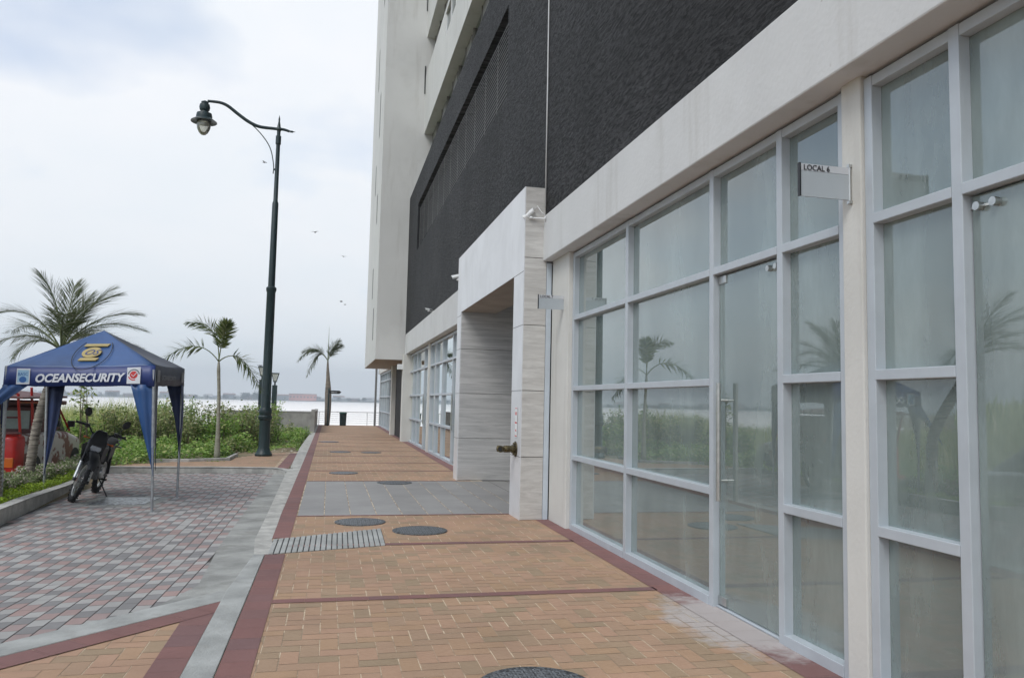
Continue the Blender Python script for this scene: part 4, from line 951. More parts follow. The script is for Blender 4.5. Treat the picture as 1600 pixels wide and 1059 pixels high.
for i in range(n+1):
    q=i/n; a=R(150)-q*R(135); rr=.42+.02*math.sin(q*3); w_=.055+.025*math.sin(PI*q); y=-.66+rr*math.cos(a)*1.0; z=.40+rr*math.sin(a)*.95
    rows.append([(-w_,y,z-.03),(-w_*.7,y,z+.008),(0,y,z+.02),(w_*.7,y,z+.008),(w_,y,z-.03),(0,y,z-.002)])
b.loft(rows); steer(b); b.build('front_fender',M_black,mc,auto=50)
b=MB(); 
b.loft([[(-.06,-.52,.72),(.06,-.52,.72),(.07,-.47,.72),(-.07,-.47,.72)],[(-.125,-.55,.80),(.125,-.55,.80),(.13,-.45,.80),(-.13,-.45,.80)],[(-.135,-.55,.94),(.135,-.55,.94),(.14,-.43,.94),(-.14,-.43,.94)],[(-.115,-.50,1.06),(.115,-.50,1.06),(.12,-.42,1.06),(-.12,-.42,1.06)],[(-.07,-.45,1.15),(.07,-.45,1.15),(.07,-.41,1.15),(-.07,-.41,1.15)]])
steer(b); b.build('headlight_cowl',M_black,mc,bevel=.02)
b=MB(); b.loft([[(-.05,-.556,.79),(.05,-.556,.79),(.085,-.556,.86),(.075,-.556,.90),(-.075,-.556,.90),(-.085,-.556,.86)],[(-.045,-.575,.80),(.045,-.575,.80),(.075,-.578,.86),(.065,-.572,.89),(-.065,-.572,.89),(-.075,-.578,.86)]]); steer(b); b.build('headlight',mat('headlight lens',(.45,.47,.5),.12,var=.1,scale=20),mc,bevel=.004)
b=MB(); bars=catmull([(-.40,-.22,1.13),(-.22,-.28,1.14),(-.10,-.32,1.05),(.10,-.32,1.05),(.22,-.28,1.14),(.40,-.22,1.13)],6); b.tube(bars,.012,8)
for s in (-1,1):
    b.tube([(.27*s,-.27,1.14),(.40*s,-.22,1.13)],.019,10); b.tube([(.26*s,-.31,1.14),(.42*s,-.30,1.12)],.007,6); b.box(.23*s-.03,.23*s+.03,-.31,-.25,1.11,1.17)
steer(b); b.build('handlebar',M_black,mc,auto=40)
for s in (-1,1):
    b=MB(); b.tube(catmull([(.24*s,-.27,1.15),(.27*s,-.29,1.23),(.30*s,-.29,1.29)]),.006,6); rt=Matrix.Rotation(R(20)*s,3,'Y'); b.ell((.31*s,-.29,1.345),.055,.014,.075,16,10,rt); steer(b); b.build('mirror',M_black,mc,smooth=True)
    b=MB(); b.tube([(.12*s,-.47,.98),(.20*s,-.48,.98)],.008,6); b.ell((.215*s,-.48,.98),.024,.022,.019,12,8); steer(b); b.build('indicator',M_amber,mc,smooth=True)
# tank, seat, tail, side covers, engine, exhaust
def oval(y,z,w_,h,n=14,flat=0): return [(w_*math.cos(2*PI*k/n),y,z+h*math.sin(2*PI*k/n)) for k in range(n)]
b=MB(); b.loft([oval(-.36,.90,.03,.05),oval(-.30,.90,.12,.12),oval(-.15,.89,.16,.14),oval(.0,.87,.13,.11),oval(.10,.84,.08,.07)]); b.build('fuel_tank',M_black,mc,smooth=True)
for s in (-1,1):
    b=MB(); b.loft([[(.10*s,-.42,.92),(.17*s,-.42,.88),(.15*s,-.40,.66)],[(.13*s,-.22,.94),(.19*s,-.20,.86),(.165*s,-.22,.62)],[(.12*s,.0,.90),(.15*s,.0,.82),(.12*s,-.02,.70)]]); b.build('tank_shroud',M_black,mc,bevel=.006)
b=MB(); b.loft([oval(.05,.86,.09,.05),oval(.15,.87,.12,.055),oval(.40,.88,.13,.055),oval(.62,.92,.12,.05),oval(.72,.94,.07,.03)]); b.build('seat',M_dark,mc,smooth=True)
b=MB(); b.loft([[(-.09,.45,.78),(.09,.45,.78),(.08,.45,.86),(-.08,.45,.86)],[(-.09,.85,.90),(.09,.85,.90),(.07,.85,.95),(-.07,.85,.95)],[(-.07,1.02,.84),(.07,1.02,.84),(.05,1.02,.86),(-.05,1.02,.86)]]); b.build('rear_fender',M_black,mc,bevel=.01)
b=MB(); b.box(-.16,.16,.80,.86,.80,.82); b.tube([(-.13,.55,.93),(-.14,.85,.97),(.14,.85,.97),(.13,.55,.93)],.012,8); b.build('luggage_rail',M_black,mc)
b=MB(); b.box(-.11,.11,-.14,.22,.32,.54); b.loft([oval(-.12,.0,.0001,.0001,8)]*1+[oval(-.12,0,.0001,.0001,8)],cap=False)
for i in range(8): b.box(-.10,.10,-.20,-.02,.54+i*.024,.552+i*.024)
b.box(-.08,.08,-.18,-.04,.53,.74); b.build('engine',mat('engine alloy',(.16,.16,.165),.45,metal=.6,var=.3,scale=14),mc,bevel=.006)
for s in (-1,1):
    b=MB(); b.lathe([(0,-.0),(.10,0),(.095,.03),(.0,.035)],(.11*s if s>0 else -.145,.08,.42),'X',20); b.build('engine_cover',M_steel,mc,auto=40)
b=MB(); b.tube(catmull([(-.03,-.19,.60),(-.06,-.30,.52),(-.10,-.26,.36),(-.13,-.05,.30),(-.15,.2,.36),(-.17,.34,.48)]),.019,10); b.build('exhaust_pipe',M_chrome,mc,smooth=True)
b=MB(); b.tube([(-.17,.32,.46),(-.175,.38,.50),(-.18,.80,.66),(-.18,.86,.68)],[.03,.05,.055,.03],14); b.build('muffler',M_chrome,mc,auto=40)
b=MB(); b.tube([(0,-.30,.98),(0,.0,.80),(0,.35,.70),(0,.50,.80)],.022,8); b.tube([(0,-.31,.95),(0,-.25,.60),(0,-.18,.35),(0,.20,.30),(0,.36,.45),(0,.35,.70)],.020,8)
for s in (-1,1): b.tube([(.09*s,.22,.38),(.09*s,.62,.32)],.022,8); b.tube([(.10*s,.30,.70),(.12*s,.80,.88)],.012,6); b.tube([(.11*s,.58,.36),(.11*s,.44,.78)],.022,10)
b.build('frame',M_black,mc,auto=40)
for s in (-1,1):
    b=MB(); b.box(min(.11*s,.22*s),max(.11*s,.22*s),.10,.14,.30,.33); b.build('foot_peg',M_dark,mc,bevel=.004)
b=MB(); b.tube([(.10,.06,.34),(.315,.02,.065)],.011,8); b.box(.295,.345,-.01,.05,.055,.065); b.build('side_stand',M_black,mc)
b=MB(); b.loft([[(.10,.18,.60),(.14,.18,.60),(.14,.18,.82),(.10,.18,.84)],[(.11,.48,.70),(.145,.48,.70),(.14,.48,.86),(.11,.48,.88)]]); b.loft([[(-.14,.18,.60),(-.10,.18,.60),(-.10,.18,.84),(-.14,.18,.82)],[(-.145,.48,.70),(-.11,.48,.70),(-.11,.48,.88),(-.14,.48,.86)]]); b.build('side_cover',M_black,mc,bevel=.01)

# ================================================================== VEHICLES
def carwheel(x,y,rr,w_,par,hub):
    b=MB(); s=1 if x>0 else -1; b.lathe([(rr*.62,-w_/2),(rr*.93,-w_/2),(rr,-w_/2+.03),(rr,w_/2-.03),(rr*.93,w_/2),(rr*.62,w_/2)],(x,y,rr),'X',32); W=b.build('wheel',M_dark,par,auto=40)
    b=MB(); b.lathe([(0,-.03),(rr*.2,-.03),(rr*.3,.0),(rr*.55,.0),(rr*.62,.03),(rr*.64,.03),(rr*.64,-.06),(0,-.06)],(x+s*(w_/2-.035),y,rr),'X',24); b.build('rim',hub,W,auto=40)
tr=tag(empty('old_pickup',(-6.42,18.4,-.42)),'old red and peeling white open backed truck with a red roof frame behind the planter','truck')
def ring(y,w_,zb,zt,r_=.08,n=4):
    P=[]
    for cx,cz,a0 in ((w_-r_,zb+r_,-90),(w_-r_,zt-r_,0),(-w_+r_,zt-r_,90),(-w_+r_,zb+r_,180)):
        for k in range(n+1): a=R(a0+90*k/n); P.append((cx+r_*math.cos(a),y,cz+r_*math.sin(a)))
    return P
b=MB(); b.loft([ring(-1.93,.76,.36,1.18,.10),ring(-1.7,.80,.32,1.22,.12),ring(.2,.82,.30,1.22,.12),ring(.9,.82,.30,1.18,.14),ring(1.75,.78,.32,1.05,.16),ring(2.05,.66,.38,.92,.16)]); b.build('body',M_rust,tr,auto=50)
b=MB(); b.loft([ring(-2.0,.70,.42,1.16,.10),ring(-1.95,.77,.36,1.20,.10),ring(-1.72,.808,.33,1.228,.10)]); tg=b.build('tailgate',M_redp,tr,auto=50)
b=MB(); b.box(-.8,.82,-2.14,-1.98,.30,.50); b.build('bumper',M_redp,tr,bevel=.03)
for s in (-1,1):
    b=MB(); b.box(.62*s-.11,.62*s+.11,-2.02,-1.97,.62,.80); b.build('tail_light',M_amber,tr,bevel=.01)
b=MB(); b.loft([ring(-1.0,.72,1.2,1.72,.1),ring(-.9,.74,1.2,1.78,.1),ring(.35,.74,1.2,1.78,.1),ring(.5,.72,1.2,1.70,.1)]); cb=b.build('cab',M_maroon,tr,auto=50)
b=MB(); b.box(-.62,.62,-1.012,-.99,1.30,1.66); b.build('rear_window',mat('greenish window',(.30,.38,.36),.15,var=.1),cb)
for s in (-1,1):
    b=MB(); b.box(min(.735*s,.748*s),max(.735*s,.748*s),-.05,.38,1.30,1.68); b.build('side_window',M_carglass,cb)
b=MB(); b.loft([ring(.42,.70,1.15,1.72,.05),ring(.95,.70,1.05,1.2,.05)]); b.build('windshield',M_carglass,cb,auto=40)
for x in (-.76,.76):
    for y in (-1.15,1.35): carwheel(x,y,.33,.2,tr,M_galv)
for s in (-1,1):
    for y in (-1.15,1.35):
        b=MB(); b.lathe([(0,-.01),(.40,-.01),(.40,.01),(0,.01)],(.805*s,y,.40),'X',28); b.build('wheel_arch',M_dark,tr)
for x in (-.74,.78):
    b=MB(); b.tube([(x,-1.9,1.2),(x,-2.15,2.0)],.025,8); b.tube([(x,-1.25,1.2),(x,-1.5,2.12)],.025,8); b.tube([(x,-2.1,1.84),(x,-.2,1.82)],.018,8); b.tube([(x,.95,1.2),(x,-.2,1.95)],.022,8); b.build('rack_post',M_redp,tr)
b=MB(); b.tube([(-.74,-1.95,1.55),(.78,-1.95,1.55)],.018,8); b.tube([(-.74,-2.15,2.0),(.78,-2.15,2.0)],.02,8); b.tube([(-.8,-1.96,1.26),(.8,-1.96,1.26)],.02,8); b.build('rack_rail',M_maroon,tr)
b=MB(); b.loft([[(-.9,-2.4,1.94),(.95,-2.4,1.90),(.95,-2.4,1.93),(0,-2.4,2.02),(-.9,-2.4,1.97)],[(-.9,.1,1.98),(.95,.1,1.92),(.95,.1,1.96),(0,.1,2.06),(-.9,.1,2.01)]]); b.build('canvas_roof',M_maroon,tr)
b=MB(); b.box(-.80,.82,-1.1,.55,1.77,1.86); b.build('cab_roof',M_maroon,tr,bevel=.03)
b=MB(); b.box(.78,.92,.78,.86,1.28,1.42); b.tube([(.74,.85,1.2),(.85,.82,1.32)],.012,6); b.build('mirror',M_black,tr,bevel=.01)
def sedan(loc,rot,paint,label):
    c=tag(empty('parked_car',loc,(0,0,rot)),label,'car','cars parked beyond the planter')
    b=MB(); b.loft([ring(-2.1,.66,.42,.80,.12),ring(-1.95,.80,.30,.92,.14),ring(-1.2,.86,.24,.98,.14),ring(.4,.87,.24,.96,.14),ring(1.4,.84,.26,.88,.16),ring(1.95,.74,.32,.74,.16),ring(2.08,.60,.38,.64,.12)]); b.build('body',paint,c,auto=50)
    b=MB(); b.loft([ring(-1.75,.66,.90,.98,.04),ring(-1.1,.64,.92,1.42,.12),ring(-.3,.64,.92,1.46,.14),ring(.25,.64,.90,1.42,.12),ring(1.05,.68,.86,.93,.03)]); cb=b.build('cabin',M_carglass,c,auto=50)
    b=MB(); b.loft([ring(-1.15,.60,1.37,1.43,.02),ring(-.3,.62,1.42,1.475,.02),ring(.28,.60,1.38,1.43,.02)]); b.build('roof',paint,cb,auto=50)
    b=MB()
    for s in (-1,1): b.tube([(.66*s,-1.72,.97),(.61*s,-1.1,1.40)],.035,6); b.tube([(.60*s,.27,1.40),(.67*s,1.02,.93)],.03,6); b.tube([(.635*s,-.35,.95),(.615*s,-.35,1.44)],.03,6)
    b.build('pillars',paint,cb)
    for x in (-.78,.78):
        for y in (-1.3,1.3): carwheel(x,y,.30,.2,c,M_steel)
    for s in (-1,1):
        b=MB(); b.ell((.6*s,1.93,.62),.14,.12,.08,14,8); b.build('headlight',M_carglass,c,smooth=True)
        b=MB(); b.ell((.62*s,-2.0,.76),.14,.08,.08,14,8); b.build('tail_light',M_redp,c,smooth=True)
    return c
sedan((-7.3,12.1,-.45),R(6),M_silver,'silver car parked left of the planter, seen mirrored in the shop glass')
sedan((-8.6,8.3,-.45),R(-12),M_wine,'wine red car parked nearest, seen mirrored at the right edge of the glass')

# ================================================================== PALMS
def frond(leafs,stemb,p0,pc,p1,L,n=46,w_=.018,plume=0,start=.18,droop=.35,ang=48,taper=.45):
    p0,pc,p1=map(Vector,(p0,pc,p1)); pts=[]
    for i in range(15):
        t=i/14; pts.append(p0*(1-t)**2+pc*2*t*(1-t)+p1*t*t)
    stemb.tube(pts,[.018*(1-.85*i/14)*(L/.35)**.5 for i in range(15)],6)
    for i in range(n):
        t=start+(1-start)*(i+.5)/n; p=p0*(1-t)**2+pc*2*t*(1-t)+p1*t*t; d=((pc-p0)*2*(1-t)+(p1-pc)*2*t).normalized()
        s=d.cross(Vector((0,0,1))); s=s.normalized() if s.length>.15 else Vector((1,0,0)); up=s.cross(d).normalized()
        q=(t-start)/(1-start); ll=L*(.45+1.1*math.sin(PI*min(1,.12+q*.80))**.8-.35*q)*random.uniform(.85,1.1)
        for sd in (-1,1):
            for rep in range(1+plume):
                rollA=random.uniform(-1.3,1.3) if plume else random.uniform(-.35,.45)
                side=(s*sd*math.cos(rollA)+up*math.sin(rollA)); a=R(ang*(1-.45*q)+random.uniform(-7,7))
                v=(d*math.cos(a)+side*math.sin(a)).normalized(); m_=p+v*ll*.5; e=(v+Vector((0,0,-droop*random.uniform(.7,1.4)))).normalized(); tip=m_+e*ll*.5
                wv=v.cross(up+side*.3); wv=(wv.normalized() if wv.length>.01 else s)*w_*.5
                leafs.append([p-wv*.4,m_-wv,m_+wv,p+wv*.4]); leafs.append([m_-wv,tip,tip,m_+wv])
def leafobj(name,leafs,m,par):
    V=np.array([[tuple(v) for v in q] for q in leafs],dtype=np.float32)
    # join the two halves of every leaflet so it is one island
    n=len(V)//2; me=bpy.data.meshes.new(name); A=V[0::2]; Bq=V[1::2]
    co=np.concatenate([A.reshape(-1,3).reshape(n,4,3),Bq[:,1:2,:]],axis=1).reshape(-1,3)
    me.vertices.add(n*5); me.vertices.foreach_set('co',co.astype(np.float32).reshape(-1))
    base=np.arange(n)*5; q4=np.stack([base,base+1,base+2,base+3],1); t3=np.stack([base+1,base+4,base+2],1)
    li=np.concatenate([q4.reshape(-1),t3.reshape(-1)]).astype(np.int32); me.loops.add(len(li)); me.loops.foreach_set('vertex_index',li)
    ls=np.concatenate([np.arange(n)*4,n*4+np.arange(n)*3]).astype(np.int32); me.polygons.add(2*n); me.polygons.foreach_set('loop_start',ls); me.update(calc_edges=True)
    me.materials.append(m); o=bpy.data.objects.new(name,me); COL.objects.link(o); o.parent=par; return o
def palm(loc,trunk,rad,mt,fr,L,ml,label,ring_=0,**k):
    t=tag(empty('palm_tree',loc),label,'palm tree','palms along the promenade')
    b=MB(); P=catmull(trunk,10); n=len(P); rr=[]
    for i in range(n):
        q=i/(n-1)*(len(rad)-1); j=min(int(q),len(rad)-2); r_=rad[j]+(rad[j+1]-rad[j])*(q-j); rr.append(r_)
    if ring_:        # leaf scar rings
        P2=[];r2=[]
        for i in range(n-1):
            for s_ in range(2): P2.append(P[i].lerp(P[i+1],s_/2)); r2.append(rr[i]*(1.0+ring_*(1 if s_ else -1)*random.uniform(.6,1.2)))
        P,rr=P2,r2
    b.tube(P,rr,14); b.build('trunk',mt,t,smooth=True)
    c=Vector(trunk[-1]); leafs=[]; sb=MB()
    for pc,p1 in fr: frond(leafs,sb,c,c+Vector(pc),c+Vector(p1),L,**k)
    sb.build('frond_stems',M_stemg,t,smooth=True); leafobj('crown',leafs,ml,t); return t
M_stemg=mat('green frond stems',(.16,.19,.08),.7,var=.2,scale=6)
FL1=[((-.05,0,.90),(-.43,.1,1.30)),((-.40,-.1,.85),(-1.02,-.2,.55)),((-.55,.2,.50),(-1.30,.3,-.02)),((-.30,-.4,.35),(-.52,-.6,-.15)),((.02,.3,.6),(.25,.5,1.0)),((.20,-.2,.75),(.92,-.3,.98)),((.40,.2,.75),(1.12,.4,.72)),((.50,-.1,.70),(1.35,-.2,.38)),((.40,.5,.4),(1.05,.9,.15)),((.1,.8,.6),(.3,1.4,.2)),((-.2,.7,.7),(-.5,1.3,.4)),((.1,-.5,.7),(.35,-1.0,.5)),((.30,.1,.85),(.70,.2,1.12)),((-.6,.4,.65),(-1.1,.9,.35)),((.05,.1,.7),(.08,.2,1.15)),((.45,-.5,.45),(1.0,-.8,.1))]
palm((-4.88,14.75,-.05),[(0,0,0),(.03,0,.5),(.08,0,1.1),(.18,0,1.6),(.30,0,1.95),(.37,0,2.38)],[.09,.075,.07,.075,.075,.075],M_trunk,FL1,.36,M_leafP,'leaning feather palm with a ridged trunk behind the blue canopy',ring_=.10,n=80,w_=.0095,droop=.12,ang=50)
random.seed(3)
FL2=[tuple((Vector(a)@Matrix.Rotation(2.1,3,'Z'),Vector(c)@Matrix.Rotation(2.1,3,'Z'))) for a,c in FL1]
FL2=[(a,c) for a,c in FL2 if c[0]<.25]+[((.2,.1,.3),(.35,.2,-.1))]
palm((-4.86,12.35,-.05),[(.36,0,0),(.33,0,.6),(.28,.0,1.2),(.10,-.1,1.7),(-.12,-.3,2.25),(-.16,-.45,2.6)],[.11,.10,.095,.095,.09,.085],M_trunk,FL2,.34,M_leafP,'feather palm at the left edge of the photo, only its trunk and leaf tips showing',ring_=.10,n=70,w_=.0095,droop=.15)
palm((-2.80,21.75,0),[(0,0,0),(-.01,0,.8),(-.03,0,1.6),(-.07,0,2.25),(-.08,0,2.52)],[.085,.055,.045,.042,.045,.025],M_trunk2,
  [((-.55,-.1,.80),(-1.42,-.2,-.10)),((.55,-.1,.55),(1.12,-.2,-.75)),((-.02,.1,1.15),(-.86,.1,1.00)),((.06,-.1,.6),(.22,-.45,1.0))],.30,M_leafF,'young foxtail palm with four fronds standing in a kerbed pit beside the lamp',n=30,w_=.036,plume=1,start=.30,droop=.15,ang=60)
fp=palm((-.10,49.3,0),[(0,0,0),(.02,0,1.2),(-.02,0,2.4),(-.08,0,3.4),(-.10,0,3.95)],[.15,.19,.20,.12,.07,.045],M_trunk3,
  [((-.8,-.2,1.4),(-1.75,-.4,-.1)),((-.6,.2,1.2),(-1.2,.3,-1.0)),((-.7,0,1.0),(-1.5,.3,.5)),((.10,-.1,.7),(.62,-.2,1.25)),((.25,.1,.6),(.75,.2,1.0))],.45,M_leafP,'farthest palm with a bulging brown trunk by the river railing',n=34,w_=.045,plume=1,start=.20,droop=.3)

b=MB(); b.tube([(-.10,0,3.9),(-.09,0,5.0),(-.10,0,6.1)],[.035,.02,.004],6); b.build('spear_leaf',M_stemg,fp)
# ================================================================== SHRUBS, WEEDS, REEDS
def leafcloud(P,size,ratio=.5,up=.5,jit=.5):
    """P (n,3) leaf centres -> rhombic leaves"""
    n=len(P); s=size*(1+jit*(rng.random(n)-.5)*2); a=rng.normal(size=(n,3)); a[:,2]*=(1-up); a/=np.linalg.norm(a,axis=1)[:,None]
    nrm=rng.normal(size=(n,3)); nrm[:,2]=np.abs(nrm[:,2])+up*2; c=np.cross(a,nrm); c/=np.linalg.norm(c,axis=1)[:,None]
    A=a*s[:,None]*.5; C=c*(s*ratio)[:,None]*.5
    return np.stack([P-A,P+C-A*.1,P+A,P-C-A*.1],1)
def branches(n,h,spread,base_r=.1,k=5,curve=.3):
    out=[]
    for i in range(n):
        a=random.uniform(0,2*PI); tilt=random.uniform(.05,spread); L=h*random.uniform(.6,1.0); p=Vector((random.uniform(-base_r,base_r),random.uniform(-base_r,base_r),0)); d=Vector((math.cos(a)*tilt,math.sin(a)*tilt,1)).normalized(); pts=[p.copy()]
        for j in range(k): d=(d+Vector((random.uniform(-curve,curve),random.uniform(-curve,curve),random.uniform(-.12,.1)))*.5).normalized(); p=p+d*L/k; pts.append(p.copy())
        out.append(pts)
    return out
def shrub(name,loc,h,spread,nb,nl,size,ml,label,group,cat='shrub',base_r=.2,cluster=.10,ratio=.5,lowbare=.1):
    t=tag(empty(name,loc),label,cat,group); br=branches(nb,h,spread,base_r); sb=MB(); C=[]
    for p in br:
        sb.tube(p,[.012*(1-.8*i/(len(p)-1))*max(.5,h) for i in range(len(p))],5)
        for _ in range(nl//nb):
            q=lowbare+(1-lowbare)*random.random()**.7; x=q*(len(p)-1); i=min(int(x),len(p)-2); c=p[i].lerp(p[i+1],x-i); C.append(tuple(c))
    C=np.array(C)+rng.normal(0,cluster,(len(C),3)); C[:,2]=np.maximum(C[:,2],.02)
    sb.build('stems',M_stem,t,smooth=True); quads('foliage',leafcloud(C,size,ratio),ml,t); return t
gz_=-.15
SH=[(-7.2,24.8,1.15,'broad leafy bush behind the motorcycle handlebar'),(-6.0,26,1.5,'tall twiggy bush behind the motorcycle under the canopy edge'),(-5.6,25.5,1.35,'rounded bush directly left of the front canopy leg'),(-5.2,28.5,1.75,'tall bush framed between the two right canopy legs'),(-4.5,25.4,1.3,'broad leafed bush just right of the canopy'),(-4.1,27.6,1.6,'bush with high sprigs between the canopy and the young palm'),(-3.5,26.4,1.25,'low bush just left of the young palm trunk'),(-3.1,28.6,1.45,'bush rising directly behind the young palm trunk'),(-2.7,27.8,1.5,'loose bush right of the young palm'),(-2.3,29.5,1.65,'wispy grey green bush left of the tall lamp post'),(-1.95,33.5,.75,'low weed mound against the low wall right of the lamp post'),(-3.0,24.6,.55,'low weed clump spreading behind the tree pit'),(-1.25,36.6,.4,'small weed tuft at the foot of the low wall end')]
for i,(x,y,h,l) in enumerate(SH):
    big=h>1
    shrub('shrub',(x,y,gz_),h*(1.0 if big else 1),.42 if big else .9,30 if big else 22,(3400 if big else 1800),.09 if big else .075,M_bush if i%3 else M_weed,l,'wild bushes on the river bank',base_r=.6 if big else .4,cluster=.10)
shrub('sapling',(-6.7,24.2,-.2),2.35,.18,5,300,.12,M_bush,'thin tall sapling with sparse drooping leaves showing under the canopy valance','saplings on the river bank','sapling',base_r=.1,cluster=.13,lowbare=.45)
shrub('sapling',(-4.95,26.2,-.2),2.15,.15,4,260,.13,M_bush,'thin sapling with big leaves seen between the right canopy legs','saplings on the river bank','sapling',base_r=.08,cluster=.12,lowbare=.5)
# low weeds
def weedpts(n,xa,xb,ya,yb,hh,ok):
    o=[]; 
    while len(o)<n:
        m_=n; X=rng.uniform(xa,xb,m_); Y=rng.uniform(ya,yb,m_); f_=ok(X,Y); X=X[f_];Y=Y[f_]
        h=hh*(.35+.65*np.abs(np.sin(X*2.3+np.cos(Y*1.1)*2)*np.cos(Y*1.7+X)))
        Z=rng.random(len(X))**.6*h; o+=list(zip(X,Y,Z))
    o=np.array(o[:n]); o[:,2]+=gheight(o[:,0],o[:,1]); return o
edge=lambda X,Y: np.where(X<-4.4,19.2,np.interp(X,[-4.4,-3.4,-2.5,-1.8,-1.0],[19.8,20.9,23.2,25.4,27.8]))
okw=lambda X,Y:(Y>edge(X,Y))&((X<-4.2)|(np.sin(X*2.9+Y*.7)+np.sin(Y*1.9-X*1.3)+np.sin(X*.9+Y*1.1)>-.55))&((X<-2.3)|(Y>31.0)|(rng.random(len(X))<.10))
P=np.concatenate([weedpts(62000,-12,-2.2,19.0,30,.55,okw),weedpts(24000,-5.5,-1.0,29,38,.34,okw),weedpts(5000,-3.6,-2.3,22.8,25,.15,okw),weedpts(4200,-2.6,-.95,24.5,38.2,.06,lambda X,Y:Y>edge(X,Y))])
tag(quads('weeds',leafcloud(P,.085,.6,.6),M_weed),'dense low green weeds covering the bank behind the kerb','weeds',kind='stuff')
P=weedpts(1500,-3.2,-2.45,20.7,22.6,.06,lambda X,Y:(X>-3.2)); tag(quads('pit_weeds',leafcloud(P,.05,.5),M_weed),'sparse weeds in the kerbed pit around the young palm','weeds',kind='stuff')
# fallen dry leaves / rubble on the bare patch
X=rng.uniform(-3,-.95,900); Y=rng.uniform(24,38,900); P=np.stack([X,Y,gheight(X,Y)+.02],1); tag(quads('dry_litter',leafcloud(P,.06,.6,.9),leafmat('dry litter',(.22,.17,.10),(.42,.38,.30),(.6,.58,.52),trans=0)),'scattered dry leaves and grit on the bare soil by the walk','leaf litter',kind='stuff')
b=MB(); b.add([(-.07,0,0),(.08,.02,0),(.03,.09,.02),(-.01,.03,.20),(.10,.08,.05)],[(0,1,3),(1,4,3),(4,2,3),(2,0,3)]); o=b.build('paper_scrap',M_white); o.location=(-1.12,33.2,gheight(np.array(-1.12),np.array(33.2))+.0); tag(o,'crumpled white paper scrap lying on the bare soil near the low wall','litter')
# reeds
def reeds(n,xa,xb,ya,yb,h,name,label,ok=None,w_=.018):
    X=rng.uniform(xa,xb,n);Y=rng.uniform(ya,yb,n)
    if ok is not None: k=ok(X,Y); X,Y=X[k],Y[k]
    n=len(X); Z=gheight(X,Y); hh=h*(.35+.65*rng.random(n)**.8)*(.85+.15*np.sin(X*.9+Y*.5)); a=rng.uniform(0,2*PI,n); lean=rng.uniform(.05,.35,n)
    dx,dy=np.cos(a)*lean,np.sin(a)*lean; p=rng.uniform(0,2*PI,n); wx,wy=np.cos(p)*w_/2,np.sin(p)*w_/2
    b0=np.stack([X,Y,Z],1); m_=b0+np.stack([dx*hh*.3,dy*hh*.3,hh*.6],1); t_=b0+np.stack([dx*hh,dy*hh,hh],1); wv=np.stack([wx,wy,0*wx],1)
    V=np.empty((2*n,4,3)); V[0::2]=np.stack([b0-wv,m_-wv,m_+wv,b0+wv],1); V[1::2]=np.stack([m_-wv,t_,t_,m_+wv],1)
    return tag(leafobj(name,V,M_reed,None),label,'reeds',kind='stuff')
reeds(26000,-20,-5.0,25.5,37,1.85,'reeds','tall yellow green reeds on the river bank behind the truck',lambda X,Y:(X<-.31*Y+3.6))
reeds(22000,-50,-12,0,44,1.5,'reed_field','wide field of tall reeds stretching left of the car park',w_=.05)
reeds(15000,-190,-42,-30,140,4.2,'far_reed_field','distant reed and scrub field mirrored low in the shop glass',lambda X,Y:Y<shore(X)-3,w_=.30)
# planter beds
def bed(n,poly_ok,xa,xb,ya,yb,h0,h1,size,m_,name,label,cat,kind=None,rag=.06):
    X=rng.uniform(xa,xb,n);Y=rng.uniform(ya,yb,n); k=poly_ok(X,Y); X,Y=X[k],Y[k]; top=h1*(.75+.25*np.sin(X*7+Y*3.1)*np.cos(Y*5.3))
    Z=h0+(top-h0)*rng.random(len(X))**.45+rng.normal(0,rag*.3,len(X)); P=np.stack([X,Y,Z],1); return tag(quads(name,leafcloud(P,size,.55,.4),m_),label,cat,kind=kind)
bed(22000,lambda X,Y:(Y>11.0),-5.1,-4.62,10.9,17.8,.03,.36,.045,M_hedge,'flowering_hedge','variegated pink flowering hedge in the planter around the palm trunks','hedge')
bed(15000,lambda X,Y:(X<np.interp(Y,[10,11.1,12.6,14.7,16.5,18.5],[-4.5,-4.19,-4.31,-4.36,-4.45,-4.62])),-4.72,-4.15,10.7,18.3,.03,.19,.035,M_lime,'lime_ground_cover','bright lime green ground cover along the planter kerb','ground cover','stuff')

# ================================================================== FAR SHORE
def farhouse(i):
    w_=random.uniform(9,22); d=random.uniform(9,14); h=random.choice([3,4,5,6,6,8]); t=empty('far_house')
    b=MB(); b.box(-w_/2,w_/2,-d/2,d/2,0,h); m_=random.choice([M_farw,M_farw,M_farg,M_farw,M_farroof]); b.build('wall',m_,t)
    b=MB(); b.add([(-w_/2-1,-d/2-1,h),(w_/2+1,-d/2-1,h),(w_/2+1,d/2+1,h),(-w_/2-1,d/2+1,h),(-w_/2,0,h+2.5),(w_/2,0,h+2.5)],[(0,1,5,4),(1,2,5),(2,3,4,5),(3,0,4),(0,3,2,1)]); b.build('roof',random.choice([M_farroof,M_farg,M_farw,M_farw]),t)
    b=MB(); 
    for k in range(int(w_/4)):
        for z in range(1,int(h//3)+1): b.box(-w_/2+2+k*4,-w_/2+3.6+k*4,-d/2-.06,-d/2+.05,z*3-2,z*3-.6)
    b.build('windows',M_farwin,t); return t
protoH=[farhouse(i) for i in range(7)]
desc=['pale','grey','white','low','weathered','squat','broad']
xs=np.linspace(-1050,150,84)
for i,x in enumerate(xs):
    y=1510+random.uniform(0,90); p=protoH[i%7]; c=p if i<7 else copy_tree(p); c.location=(x+random.uniform(-6,6),y,-1.6)
    tag(c,'tiny hazy house in the row lining the far river bank','house','houses on the far river bank')
b=MB(); t=tag(empty('far_warehouse',(-6-42,1500,-2)),'long terracotta red building on the far bank behind the farthest palm','building')
